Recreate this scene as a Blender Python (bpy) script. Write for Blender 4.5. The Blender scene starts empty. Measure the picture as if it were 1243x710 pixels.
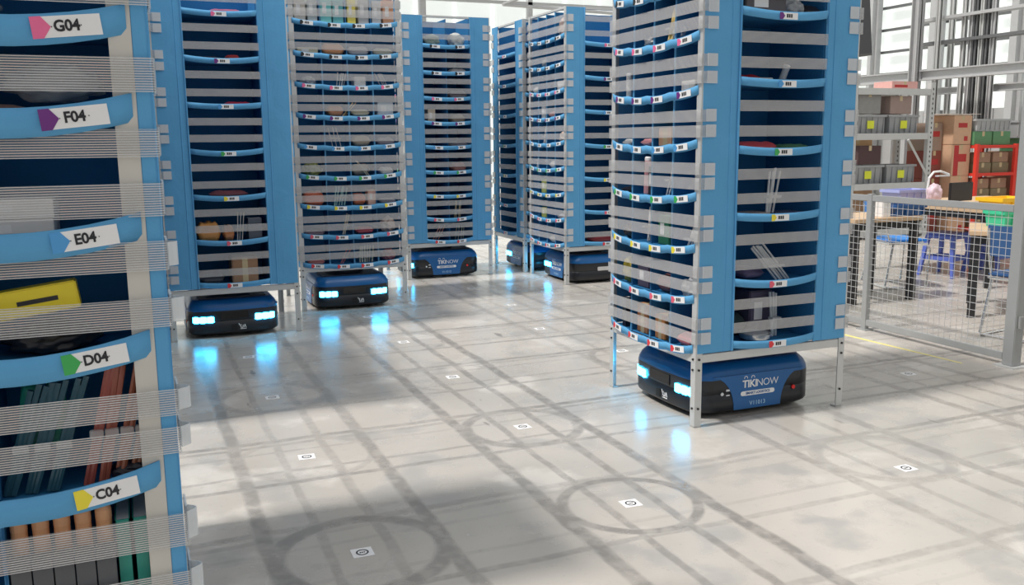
import bpy, bmesh, math, random
from math import sin, cos, pi, radians as R_
from mathutils import Vector, Matrix
random.seed(7)
SC = bpy.context.scene
COL = SC.collection

# ------------------------------------------------------------------ materials
def newmat(name):
    m = bpy.data.materials.new(name); m.use_nodes = True
    nt = m.node_tree; nt.nodes.clear()
    out = nt.nodes.new('ShaderNodeOutputMaterial')
    return m, nt, out
def N(nt, t, **kw):
    n = nt.nodes.new(t)
    for k, v in kw.items():
        if k.startswith('_'): setattr(n, k[1:], v)
        else: n.inputs[k].default_value = v
    return n
def principled(nt, out, col, rough=.5, metal=0, **kw):
    b = nt.nodes.new('ShaderNodeBsdfPrincipled')
    b.inputs['Base Color'].default_value = (*col, 1); b.inputs['Roughness'].default_value = rough
    b.inputs['Metallic'].default_value = metal
    for k, v in kw.items(): b.inputs[k].default_value = v
    nt.links.new(b.outputs[0], out.inputs[0])
    return b
MATS = {}
def mat(name, col, rough=.5, metal=0, var=.06, scale=12, bump=0, **kw):
    """procedural material: base colour broken up by soft noise"""
    if name in MATS: return MATS[name]
    m, nt, out = newmat(name)
    b = principled(nt, out, col, rough, metal, **kw)
    tc = nt.nodes.new('ShaderNodeTexCoord')
    no = N(nt, 'ShaderNodeTexNoise', Scale=scale, Detail=3)
    nt.links.new(tc.outputs['Object'], no.inputs['Vector'])
    mx = nt.nodes.new('ShaderNodeMix'); mx.data_type = 'RGBA'
    mx.inputs[6].default_value = (*[c*(1-var) for c in col], 1)
    mx.inputs[7].default_value = (*[min(1, c*(1+var)) for c in col], 1)
    nt.links.new(no.outputs['Fac'], mx.inputs[0]); nt.links.new(mx.outputs[2], b.inputs['Base Color'])
    if bump:
        bp = N(nt, 'ShaderNodeBump', Strength=bump, Distance=.01)
        nt.links.new(no.outputs['Fac'], bp.inputs['Height']); nt.links.new(bp.outputs[0], b.inputs['Normal'])
    MATS[name] = m
    return m
def emis(name, col, s):
    if name in MATS: return MATS[name]
    m, nt, out = newmat(name)
    e = nt.nodes.new('ShaderNodeEmission'); e.inputs[0].default_value = (*col, 1); e.inputs[1].default_value = s
    nt.links.new(e.outputs[0], out.inputs[0]); MATS[name] = m
    return m
def fabric(name, col, rough=.75):
    """oxford cloth: fine weave bump plus large soft wrinkles"""
    m, nt, out = newmat(name)
    b = principled(nt, out, col, rough); b.inputs['Specular IOR Level'].default_value = .25
    tc = nt.nodes.new('ShaderNodeTexCoord')
    n1 = N(nt, 'ShaderNodeTexNoise', Scale=5, Detail=4, Distortion=.6)
    n2 = N(nt, 'ShaderNodeTexNoise', Scale=260, Detail=1)
    nt.links.new(tc.outputs['Object'], n1.inputs['Vector']); nt.links.new(tc.outputs['Object'], n2.inputs['Vector'])
    mx = nt.nodes.new('ShaderNodeMix'); mx.data_type = 'RGBA'
    mx.inputs[6].default_value = (*[c*.9 for c in col], 1); mx.inputs[7].default_value = (*[min(1, c*1.1) for c in col], 1)
    nt.links.new(n1.outputs['Fac'], mx.inputs[0]); nt.links.new(mx.outputs[2], b.inputs['Base Color'])
    b1 = N(nt, 'ShaderNodeBump', Strength=.35, Distance=.02); b2 = N(nt, 'ShaderNodeBump', Strength=.15, Distance=.001)
    nt.links.new(n1.outputs['Fac'], b1.inputs['Height']); nt.links.new(n2.outputs['Fac'], b2.inputs['Height'])
    nt.links.new(b1.outputs[0], b2.inputs['Normal']); nt.links.new(b2.outputs[0], b.inputs['Normal'])
    return m
M_FAB = fabric('blue_fabric', (.115, .375, .655))
M_LIN = fabric('deep_blue_lining', (.028, .185, .41))
def strap_mat(name, pitch, duty, film):
    """band of parallel nylon threads with a thin clear film between them"""
    m, nt, out = newmat(name)
    d = nt.nodes.new('ShaderNodeBsdfPrincipled'); d.inputs['Base Color'].default_value = (.66, .66, .66, 1); d.inputs['Roughness'].default_value = .5
    t = nt.nodes.new('ShaderNodeBsdfTransparent')
    tc = nt.nodes.new('ShaderNodeTexCoord'); sp = nt.nodes.new('ShaderNodeSeparateXYZ')
    nt.links.new(tc.outputs['Object'], sp.inputs[0])
    a = N(nt, 'ShaderNodeMath', _operation='DIVIDE'); a.inputs[1].default_value = pitch; nt.links.new(sp.outputs[2], a.inputs[0])
    f = N(nt, 'ShaderNodeMath', _operation='FRACT'); nt.links.new(a.outputs[0], f.inputs[0])
    l = N(nt, 'ShaderNodeMath', _operation='LESS_THAN'); l.inputs[1].default_value = duty; nt.links.new(f.outputs[0], l.inputs[0])
    mr = N(nt, 'ShaderNodeMapRange'); mr.inputs['To Min'].default_value = film; mr.inputs['To Max'].default_value = .92
    nt.links.new(l.outputs[0], mr.inputs['Value'])
    ms = nt.nodes.new('ShaderNodeMixShader')
    nt.links.new(mr.outputs[0], ms.inputs[0]); nt.links.new(t.outputs[0], ms.inputs[1]); nt.links.new(d.outputs[0], ms.inputs[2])
    nt.links.new(ms.outputs[0], out.inputs[0])
    return m
M_STRAP = strap_mat('elastic_mesh_band', .0042, .34, .17)
M_THREAD = strap_mat('nylon_thread_band', .0037, .27, .15)
M_CLIP = mat('clip_white', (.72, .75, .77), .35, var=.03)
M_METAL = mat('pale_steel', (.62, .63, .62), .42, .25, var=.05)
M_BOLT = mat('black_bolt', (.015, .015, .015), .4)
M_WHITE = mat('label_white', (.86, .86, .86), .5, var=.02)
M_BLACK = mat('print_black', (.02, .02, .025), .5)
M_FBLK = mat('robot_black', (.012, .014, .018), .32, scale=6)
M_RBLUE = mat('robot_blue', (.007, .115, .34), .28, scale=4)
M_RTOP = mat('robot_top_plate', (.02, .03, .05), .4)
M_LAMP = emis('lamp_cyan', (.032, .52, 1.0), 28.0)
M_SILVER = mat('silver_contact', (.75, .75, .75), .3, .8)
M_REDB = mat('red_button', (.75, .02, .02), .3)
M_CREAM = mat('cream_webbing', (.62, .60, .55), .7)
ROWCOL = {'A': (.75, .05, .06), 'B': (.80, .12, .18), 'C': (.85, .72, .05), 'D': (.05, .42, .10), 'E': (.08, .34, .70),
          'F': (.16, .03, .22), 'G': (.85, .16, .34), 'H': (.02, .02, .02), 'I': (.02, .02, .02), 'J': (.5, .5, .5), 'K': (.1, .3, .6), 'L': (.7, .2, .1)}

# ------------------------------------------------------------------ mesh helpers
def obj(name, bm, m, parent=None, smooth=False, mats=None):
    me = bpy.data.meshes.new(name)
    bmesh.ops.recalc_face_normals(bm, faces=bm.faces)
    bm.to_mesh(me); bm.free()
    for k in (mats or [m]): me.materials.append(k)
    if smooth:
        for p in me.polygons: p.use_smooth = True
    o = bpy.data.objects.new(name, me); COL.objects.link(o)
    if parent: o.parent = parent
    return o
def link_mesh(name, me, parent=None, loc=(0, 0, 0), rot=(0, 0, 0)):
    o = bpy.data.objects.new(name, me); COL.objects.link(o)
    o.location = loc; o.rotation_euler = rot
    if parent: o.parent = parent
    return o
def bx(bm, x0, x1, y0, y1, z0, z1, bevel=0, mi=0, M=None):
    vs = [bm.verts.new((x, y, z)) for x in (x0, x1) for y in (y0, y1) for z in (z0, z1)]
    fs = [bm.faces.new([vs[i] for i in q]) for q in ((0, 1, 3, 2), (4, 6, 7, 5), (0, 4, 5, 1), (2, 3, 7, 6), (0, 2, 6, 4), (1, 5, 7, 3))]
    for f in fs: f.material_index = mi
    if bevel:
        es = {e for f in fs for e in f.edges}
        r = bmesh.ops.bevel(bm, geom=list(es), offset=bevel, segments=2, affect='EDGES', clamp_overlap=True)
        vs = list({v for f in r['faces'] for v in f.verts} | {v for v in vs if v.is_valid})
        for f in r['faces']: f.material_index = mi
    if M is not None: bmesh.ops.transform(bm, matrix=M, verts=vs)
    return vs
def tube(bm, pts, r, seg=8, mi=0, cap=True):
    pts = [Vector(p) for p in pts]; rings = []
    for i, p in enumerate(pts):
        d = (pts[min(i+1, len(pts)-1)] - pts[max(i-1, 0)]).normalized()
        a = d.cross(Vector((0, 0, 1)))
        if a.length < 1e-3: a = d.cross(Vector((0, 1, 0)))
        a.normalize(); b = d.cross(a)
        rr = r[i] if isinstance(r, (list, tuple)) else r
        rings.append([bm.verts.new(p + rr*(a*cos(2*pi*k/seg) + b*sin(2*pi*k/seg))) for k in range(seg)])
    for A, B in zip(rings, rings[1:]):
        for k in range(seg):
            f = bm.faces.new((A[k], A[(k+1) % seg], B[(k+1) % seg], B[k])); f.material_index = mi
    if cap:
        bm.faces.new(rings[0][::-1]).material_index = mi; bm.faces.new(rings[-1]).material_index = mi
    return rings
def prism(bm, poly, axis, a0, a1, mi=0):
    """polygon of 2-D points extruded along an axis (0 x, 1 y, 2 z)"""
    def P(p, a):
        return {0: (a, p[0], p[1]), 1: (p[0], a, p[1]), 2: (p[0], p[1], a)}[axis]
    A = [bm.verts.new(P(p, a0)) for p in poly]; B = [bm.verts.new(P(p, a1)) for p in poly]
    bm.faces.new(A).material_index = mi; bm.faces.new(B[::-1]).material_index = mi
    n = len(poly)
    for i in range(n): bm.faces.new((A[i], B[i], B[(i+1) % n], A[(i+1) % n])).material_index = mi
def NB(): return bmesh.new()
def empty(name, loc=(0, 0, 0), rz=0):
    o = bpy.data.objects.new(name, None); COL.objects.link(o)
    o.location = loc; o.rotation_euler = (0, 0, rz); o.empty_display_size = .1
    return o
def tag(o, label, cat, group=None, kind=None):
    o['label'] = label; o['category'] = cat
    if group: o['group'] = group
    if kind: o['kind'] = kind
    return o
def struct(o, label=None):
    o['kind'] = 'structure'
    return o
_tc = {}
def text_mesh(s, size, depth=.0006, bold=0, spacing=1.0):
    k = (s, size, bold, spacing)
    if k in _tc: return _tc[k]
    cu = bpy.data.curves.new('lettering', 'FONT'); cu.body = s; cu.size = size; cu.extrude = depth
    cu.offset = bold; cu.align_x = 'CENTER'; cu.align_y = 'CENTER'; cu.space_character = spacing
    cu.resolution_u = 3
    o = bpy.data.objects.new('tmp', cu); COL.objects.link(o)
    dg = bpy.context.evaluated_depsgraph_get()
    me = bpy.data.meshes.new_from_object(o.evaluated_get(dg))
    bpy.data.objects.remove(o); bpy.data.curves.remove(cu)
    _tc[k] = me
    return me
def lettering(parent, s, size, matrix, m, bold=0, spacing=1.0, name='lettering'):
    me = text_mesh(s, size, bold=bold, spacing=spacing).copy()
    me.materials.clear(); me.materials.append(m)
    o = bpy.data.objects.new(name, me); COL.objects.link(o); o.parent = parent; o.matrix_local = matrix
    return o

# ------------------------------------------------------------------ camera
F_PX = 1110.35; YAW, PITCH, ROLL = .39409, .165262, -.010414
CAM = Vector((-.67856, -3.05263, 1.45261))
fw_ = Vector((sin(YAW)*cos(PITCH), cos(YAW)*cos(PITCH), -sin(PITCH)))
r_ = fw_.cross(Vector((0, 0, 1))).normalized(); u_ = r_.cross(fw_)
rr = cos(ROLL)*r_ + sin(ROLL)*u_; uu = -sin(ROLL)*r_ + cos(ROLL)*u_
cd = bpy.data.cameras.new('camera'); cam = bpy.data.objects.new('camera', cd); COL.objects.link(cam)
mm = Matrix((rr, uu, -fw_)).transposed().to_4x4(); mm.translation = CAM
cam.matrix_world = mm
cd.sensor_width = 36; cd.lens = F_PX/1243*36; cd.clip_start = .05; cd.clip_end = 200
SC.camera = cam

# ------------------------------------------------------------------ floor
def floor_material():
    m, nt, out = newmat('worn_concrete')
    L = nt.links.new
    b = nt.nodes.new('ShaderNodeBsdfPrincipled'); L(b.outputs[0], out.inputs[0])
    tc = nt.nodes.new('ShaderNodeTexCoord'); sp = nt.nodes.new('ShaderNodeSeparateXYZ')
    # wobble the coordinates a little so that tracks are not ruler straight
    wn = N(nt, 'ShaderNodeTexNoise', Scale=2.2, Detail=3); L(tc.outputs['Object'], wn.inputs['Vector'])
    ws = N(nt, 'ShaderNodeVectorMath', _operation='SUBTRACT'); ws.inputs[1].default_value = (.5, .5, .5); L(wn.outputs['Color'], ws.inputs[0])
    wk = N(nt, 'ShaderNodeVectorMath', _operation='SCALE'); wk.inputs['Scale'].default_value = .05; L(ws.outputs[0], wk.inputs[0])
    wa = N(nt, 'ShaderNodeVectorMath', _operation='ADD'); L(tc.outputs['Object'], wa.inputs[0]); L(wk.outputs[0], wa.inputs[1])
    L(wa.outputs[0], sp.inputs[0])
    def math_(op, a, b_=None, clamp=False):
        n = nt.nodes.new('ShaderNodeMath'); n.operation = op; n.use_clamp = clamp
        for i, v in enumerate((a, b_)):
            if v is None: continue
            if isinstance(v, (int, float)): n.inputs[i].default_value = v
            else: L(v, n.inputs[i])
        return n.outputs[0]
    def smooth(v, e0, e1, lo=1., hi=0.):
        n = nt.nodes.new('ShaderNodeMapRange'); n.interpolation_type = 'SMOOTHSTEP'
        L(v, n.inputs['Value']); n.inputs['From Min'].default_value = e0; n.inputs['From Max'].default_value = e1
        n.inputs['To Min'].default_value = lo; n.inputs['To Max'].default_value = hi
        return n.outputs[0]
    def noise(sc, det=3, off=0., stretch=None):
        mp = nt.nodes.new('ShaderNodeMapping'); mp.inputs['Location'].default_value = (off, off*.7, off*.3)
        if stretch: mp.inputs['Scale'].default_value = stretch
        L(tc.outputs['Object'], mp.inputs[0])
        n = N(nt, 'ShaderNodeTexNoise', Scale=sc, Detail=det); L(mp.outputs[0], n.inputs['Vector'])
        return n.outputs['Fac']
    X, Y = sp.outputs[0], sp.outputs[1]
    def line(v, c, w, amp):
        return smooth(math_('ABSOLUTE', math_('SUBTRACT', v, c)), w*.55, w*1.25, amp, 0.)
    acc = None
    def addm(v):
        nonlocal acc
        acc = v if acc is None else math_('MAXIMUM', acc, v)
    ny = noise(.9, 3, 3.1, (1, .35, 1)); nx = noise(.9, 3, 8.7, (.35, 1, 1))
    modx = smooth(ny, .30, .58, .5, 1.); mody = smooth(nx, .30, .55, .3, 1.)
    gx = None
    for cx, s in ((-1.1, .7), (0, 1), (1.1, 1), (2.4, .8), (3.69, .8)):
        for d, w, a in ((-.305, .034, .9), (.305, .034, 1.), (-.11, .020, .7), (.11, .024, .8)):
            v = line(X, cx+d, w, a*s); gx = v if gx is None else math_('MAXIMUM', gx, v)
    gy = None
    for k in range(-2, 8):
        for d, w, a in ((-.30, .020, .8), (.30, .024, .95), (-.16, .015, .55), (.12, .014, .4), (.235, .018, .65)):
            v = line(Y, 1.1*k+d, w, a); gy = v if gy is None else math_('MAXIMUM', gy, v)
    addm(math_('MULTIPLY', gx, modx)); addm(math_('MULTIPLY', gy, mody))
    for (cx, cy, r, w, a) in ((1.10, 0, .275, .026, .95), (1.10, 1.1, .29, .032, .8), (0, 0, .30, .04, .85), (2.42, 0, .29, .035, .5),
                              (2.42, 2.2, .31, .03, .8), (0, 1.1, .30, .02, .35), (0, 2.2, .29, .03, .5), (1.1, 3.3, .30, .02, .45), (1.1, 2.2, .3, .02, .35), (3.69, 0, .3, .03, .4)):
        dx = math_('SUBTRACT', X, cx); dy = math_('SUBTRACT', Y, cy)
        rr_ = math_('SQRT', math_('ADD', math_('MULTIPLY', dx, dx), math_('MULTIPLY', dy, dy)))
        addm(line(rr_, r, w, a))
    fine = smooth(noise(17, 5, 1.3), .34, .62, .55, 1.)
    trk = math_('MULTIPLY', acc, fine)
    # concrete base
    n1 = noise(.8, 5, 0); n2 = noise(4, 6, 5.5); n3 = noise(38, 3, 2.2)
    cr = nt.nodes.new('ShaderNodeValToRGB'); L(n1, cr.inputs[0])
    cr.color_ramp.elements[0].position = .32; cr.color_ramp.elements[0].color = (.44, .42, .385, 1)
    cr.color_ramp.elements[1].position = .68; cr.color_ramp.elements[1].color = (.585, .545, .495, 1)
    def mixc(fac, a, b_, blend='MIX'):
        n = nt.nodes.new('ShaderNodeMix'); n.data_type = 'RGBA'; n.blend_type = blend
        for i, v in ((0, fac), (6, a), (7, b_)):
            if isinstance(v, tuple): n.inputs[i].default_value = (*v, 1)
            elif isinstance(v, (int, float)): n.inputs[i].default_value = v
            else: L(v, n.inputs[i])
        return n.outputs[2]
    c = mixc(smooth(n2, .50, .70, 0, .70), cr.outputs[0], (.38, .375, .36))
    c = mixc(smooth(noise(2.3, 6, 12), .56, .68, 0, .6), c, (.70, .67, .62))
    c = mixc(smooth(n3, .60, .75, 0, .22), c, (.30, .29, .28))
    c = mixc(math_('MULTIPLY', trk, .70), c, (.165, .155, .145))
    sc_ = smooth(noise(9, 4, 33, (1, .3, 1)), .70, .76, 0, .6)
    c = mixc(sc_, c, (.12, .11, .10))
    L(c, b.inputs['Base Color'])
    rg = math_('ADD', smooth(n2, .3, .7, .20, .30), math_('MULTIPLY', trk, .05)); L(rg, b.inputs['Roughness'])
    b.inputs['Specular IOR Level'].default_value = .38
    bp = N(nt, 'ShaderNodeBump', Strength=.12, Distance=.004); L(n2, bp.inputs['Height']); L(bp.outputs[0], b.inputs['Normal'])
    return m
bm = NB(); bx(bm, -12, 19, -8, 19, -.12, 0)
struct(obj('floor', bm, floor_material()))
# ------------------------------------------------------------------ yellow lane line, code stickers
bm = NB(); prism(bm, [(4.12, 3.4), (4.135, 3.4), (4.165, 2.2), (4.215, 1.15), (4.20, 1.13), (4.13, 2.2)], 2, 0, .0012)
tag(obj('floor_line', bm, mat('faded_yellow_paint', (.80, .72, .25), .6, var=.2, scale=30)), 'thin faded yellow line painted on the floor in front of the mesh fence', 'floor line')
STK = [(0, 0, 'white code sticker nearest to the camera, inside the dark tyre ring at bottom left'),
       (1.1, 0, 'white code sticker in the middle of the sharp tyre ring in the foreground'),
       (2.41, -.15, 'white code sticker on the bright floor at right, in front of the big shelf tower'),
       (0, 1.1, 'white code sticker on the bright strip right of the foreground shelf tower'),
       (1.1, 1.1, 'white code sticker inside the wide faint tyre ring left of the near robot'),
       (0, 2.2, 'white code sticker in the shade, second one in front of the headlit robot at left'),
       (1.1, 2.2, 'white code sticker between the middle of the aisle and the wide tyre ring'),
       (2.40, 2.38, 'white code sticker half hidden behind the far left leg of the big right shelf tower'),
       (0, 3.3, 'white code sticker between the two blue glows of the left robot'),
       (1.1, 3.3, 'white code sticker right of the blue glows of the second robot'),
       (2.2, 3.31, 'white code sticker alone on bright floor between far towers and big right tower'),
       (1.1, 4.38, 'small white code sticker close in front of the second headlit robot'),
       (2.4, 4.36, 'small white code sticker in front of the far aisle, on the tyre tracks'),
       (2.4, 5.4, 'farthest small white code sticker, in front of the side-on robot'),
       (3.69, 1.08, 'white code sticker in the shade between the big right shelf tower and the fence')]
def sticker():
    bm = NB(); s = .038; bx(bm, -s, s, -s*.95, s*.95, 0, .0015)
    for i in range(24):
        a, b = 2*pi*i/24, 2*pi*(i+1)/24; q = []
        for r, t in ((.017, a), (.017, b), (.023, b), (.023, a)): q.append(bm.verts.new((r*cos(t), r*sin(t), .0022)))
        bm.faces.new(q).material_index = 1
    for sx in (-1, 0, 1): bx(bm, sx*.007-.0025, sx*.007+.0025, -.004, .004, .0015, .0022, mi=1)
    me = bpy.data.meshes.new('code_sticker'); bm.to_mesh(me); bm.free(); me.materials.append(M_WHITE); me.materials.append(M_BLACK)
    return me
SM = sticker()
for i, (x, y, lab) in enumerate(STK):
    tag(link_mesh('code_sticker', SM, None, (x, y, .0002), (0, 0, random.uniform(-.08, .08))), lab, 'floor sticker', 'navigation stickers on the floor')

# ------------------------------------------------------------------ shelf towers
ZT = 2.72
def fmap(face, hx, hy):
    if face == '-y': return lambda s, o, z: Vector((s, -hy-o, z))
    if face == '+y': return lambda s, o, z: Vector((-s, hy+o, z))
    if face == '-x': return lambda s, o, z: Vector((-hx-o, -s, z))
    return lambda s, o, z: Vector((hx+o, s, z))
def curve(t, sag, bulge, n, scal):
    q = 4*t*(1-t); u = (t*n) % 1 if t < 1 else 0
    return bulge*q**.8, -sag*q - scal*4*u*(1-u)
def add_lip(P, bm, s0, s1, z, h, sag, bulge, n, scal, seg=6, o0=.004):
    """sagging cloth hem across a row of bins"""
    th = .005; rows = []
    m = n*seg
    for i in range(m+1):
        t = i/m; s = s0 + (s1-s0)*t; o, dz = curve(t, sag, bulge, n, scal)
        o += o0; zz = z + dz
        prof = [(o-.002, zz), (o+.002, zz+h*.5), (o+.004, zz+h), (o+.004-th, zz+h), (o+.002-th, zz+h*.5), (o-.002-th, zz)]
        rows.append([bm.verts.new(P(s, a, b)) for a, b in prof])
    for A, B in zip(rows, rows[1:]):
        for k in range(6): bm.faces.new((A[k], A[(k+1) % 6], B[(k+1) % 6], B[k]))
    bm.faces.new(rows[0]); bm.faces.new(rows[-1][::-1])
_lab = {}
def label_mesh(letter, big=False):
    k = (letter, big)
    if k in _lab: return _lab[k]
    bm = NB(); bx(bm, -.053, .053, -.016, .016, 0, .0016)
    prism(bm, [(-.0535, -.0165), (-.037, -.0165), (-.024, 0), (-.037, .0165), (-.0535, .0165)], 2, .0003, .0024, mi=1)
    if not big:
        for a, b in ((-.014, -.004), (-.001, .008), (.011, .020)): bx(bm, a, b, -.008, .009, .0016, .0022, mi=2)
    else:
        for q in (-.023, .022): bx(bm, q-.0008, q+.0008, -.0008, .0008, .0016, .0022, mi=2)
    me = bpy.data.meshes.new('bin_label'); bm.to_mesh(me); bm.free()
    for m in (M_WHITE, mat('label_row_'+letter, ROWCOL[letter], .5), M_BLACK): me.materials.append(m)
    _lab[k] = me
    return me
def place_label(par, P, s0, s1, z, h, sag, bulge, n, scal, col, letter, big=False, text=None, ds=0, dz=0):
    t = (col+.5)/n + ds; s = s0+(s1-s0)*t
    def pt(t):
        o, d_ = curve(t, sag, bulge, n, scal*.0)
        return P(s0+(s1-s0)*t, o+.0075, z+d_-scal*.8+h*.5+dz)
    a, b = pt(t-.02), pt(t+.02); c = pt(t)
    xa = (b-a).normalized(); no = (P(0, 1, 0)-P(0, 0, 0)).normalized()
    no = (no - xa*no.dot(xa)).normalized(); ya = no.cross(xa)
    M = Matrix((xa, ya, no)).transposed().to_4x4(); M.translation = c
    o = link_mesh('bin_label', label_mesh(letter, big), par); o.matrix_local = M @ Matrix.Diagonal((.86 if big else 1, .92 if big else 1, 1, 1))
    if text:
        lettering(o, text, .0235, Matrix.Translation((0, .0, .0018)), M_BLACK, bold=.0007, spacing=.98)
    return o
ROWS4 = [.385, .640, .895, 1.15, 1.405, 1.66, 1.915, 2.17, 2.43]
ROWSM = [.395, .715, 1.045, 1.375, 1.705, 2.035, 2.36]
ROWS2 = [.385, .62, .86, 1.11, 1.37, 1.62, 1.87, 2.13, 2.40]
LET = 'ABCDEFGHIJKL'
POST = .040
def make_pod(label, cx, cy, rz, dd, fw, faces, midcols=1, rows4=ROWS4, rowsm=ROWSM, bands4=None, ow=.52, big=False, sm=M_STRAP, group=None, labtext=None, cream=False):
    hx, hy = dd/2, fw/2
    root = empty('shelf_tower', (cx, cy, 0), rz)
    tag(root, label, 'shelf tower', group or 'mobile shelf towers of blue fabric bins')
    bd = (dd-ow)/2                      # depth of the four-bin blocks
    # steel frame
    for sx in (-1, 1):
        for sy in (-1, 1):
            bm = NB(); X, Y = sx*(hx-POST/2), sy*(hy-POST/2)
            t_ = .006; h = POST/2
            # angle section open towards the tower's middle
            prism(bm, [(X+sx*h, Y+sy*h), (X-sx*h, Y+sy*h), (X-sx*h, Y+sy*(h-t_)), (X+sx*(h-t_), Y+sy*(h-t_)), (X+sx*(h-t_), Y-sy*h), (X+sx*h, Y-sy*h)], 2, .004, ZT)
            bx(bm, X-h, X+h, Y-h, Y+h, 0, .006)
            for z in (.10, .30, .355):
                tube(bm, [(X+sx*h, Y, z), (X+sx*(h+.006), Y, z)], .006, 8, mi=1)
                tube(bm, [(X, Y+sy*h, z), (X, Y+sy*(h+.006), z)], .006, 8, mi=1)
            obj('leg_post', bm, None, root, mats=[M_METAL, M_BOLT])
    for nm, z0, z1 in (('base_rail', .335, .378), ('top_rail', ZT-.022, ZT)):
        bm = NB(); w_ = .028
        for sy in (-1, 1):
            y = sy*(hy-.003); bx(bm, -hx+POST, hx-POST, min(y, y-sy*w_), max(y, y-sy*w_), z0, z1, .002)
        for sx in (-1, 1):
            x = sx*(hx-.003); bx(bm, min(x, x-sx*w_), max(x, x-sx*w_), -hy+POST, hy-POST, z0, z1, .002)
        if z0 < 1:
            for q in (-.15, .15): bx(bm, -hx+.03, hx-.03, q-.015, q+.015, z0+.01, z1-.002)
        obj(nm, bm, M_METAL, root)
    # outer cloth panels beside the middle openings, with a rolled hem
    e = .014
    bm = NB()
    for sy in (-1, 1):
        for sx in (-1, 1):
            xo = sx*(hx-.009); xi = sx*(ow/2); yy = sy*(hy+.002)
            n = 6; z0, z1 = .385, ZT-.005
            ring = []
            for i in range(n+1):
                t = i/n; x = xo+(xi-xo)*t; b_ = .004*sin(pi*t)
                ring.append([bm.verts.new((x, yy+sy*b_, z)) for z in (z0, z1)] + [bm.verts.new((x, yy+sy*(b_-.006), z)) for z in (z1, z0)])
            for A, B in zip(ring, ring[1:]):
                for k in range(4): bm.faces.new((A[k], A[(k+1) % 4], B[(k+1) % 4], B[k]))
            bm.faces.new(ring[0]); bm.faces.new(ring[-1][::-1])
            tube(bm, [(xi, yy+sy*.002, z0), (xi+sx*.004, yy+sy*.004, 1.5), (xi, yy+sy*.002, z1)], .007, 8)
            tube(bm, [(xi+sx*.05, yy+sy*.003, z0), (xi+sx*.05, yy+sy*.003, z1)], .0035, 6)
    obj('side_panel', bm, M_FAB, root)
    # inner lining: partitions and shelves
    bm = NB(); th = .004
    for sx in (-1, 1):
        x = sx*ow/2; bx(bm, x-th/2, x+th/2, -hy+.012, hy-.012, .385, ZT-.01)
    bx(bm, -ow/2, ow/2, -th/2, th/2, .385, ZT-.01)
    for sx in (-1, 1):
        xa, xb = sorted((sx*(ow/2+.002), sx*(hx-.006)))
        for q in (-1, 0, 1):
            y = q*(fw-.08)/4; bx(bm, xa, xb, y-th/2, y+th/2, .385, ZT-.03)
    if midcols == 2:
        for sy in (-1, 1): bx(bm, -th/2, th/2, min(sy*.01, sy*(hy-.01)), max(sy*.01, sy*(hy-.01)), .385, ZT-.03)
    obj('partition', bm, M_LIN, root)
    for sx in (-1, 1):
        if ('-x' if sx < 0 else '+x') not in faces: continue
        for q in (-1, 0, 1):
            bm = NB(); y = q*(fw-.08)/4; xo = sx*(hx-.003)
            tube(bm, [(xo, y, .385), (xo, y+.002, 1.2), (xo, y-.002, 2.0), (xo, y, ZT-.03)], .0065, 6); obj('divider_hem', bm, M_FAB, root)
    for z in rows4:
        for sx in (-1, 1):
            bm = NB(); xa, xb = sorted((sx*(ow/2+.002), sx*(hx-.004)))
            bx(bm, xa, xb, -hy+POST+.001, hy-POST-.001, z, z+.005)
            obj('bin_floor', bm, M_LIN, root)
    for z in rowsm:
        bm = NB(); bx(bm, -ow/2+.003, ow/2-.003, -hy+.010, hy-.010, z, z+.005)
        obj('bin_floor', bm, M_LIN, root)
    info = dict(root=root, hx=hx, hy=hy, rz=rz, cx=cx, cy=cy, dd=dd, fw=fw, ow=ow, rows4=rows4, rowsm=rowsm, midcols=midcols, bd=bd)
    # dressed faces
    clipme = {}
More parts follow.
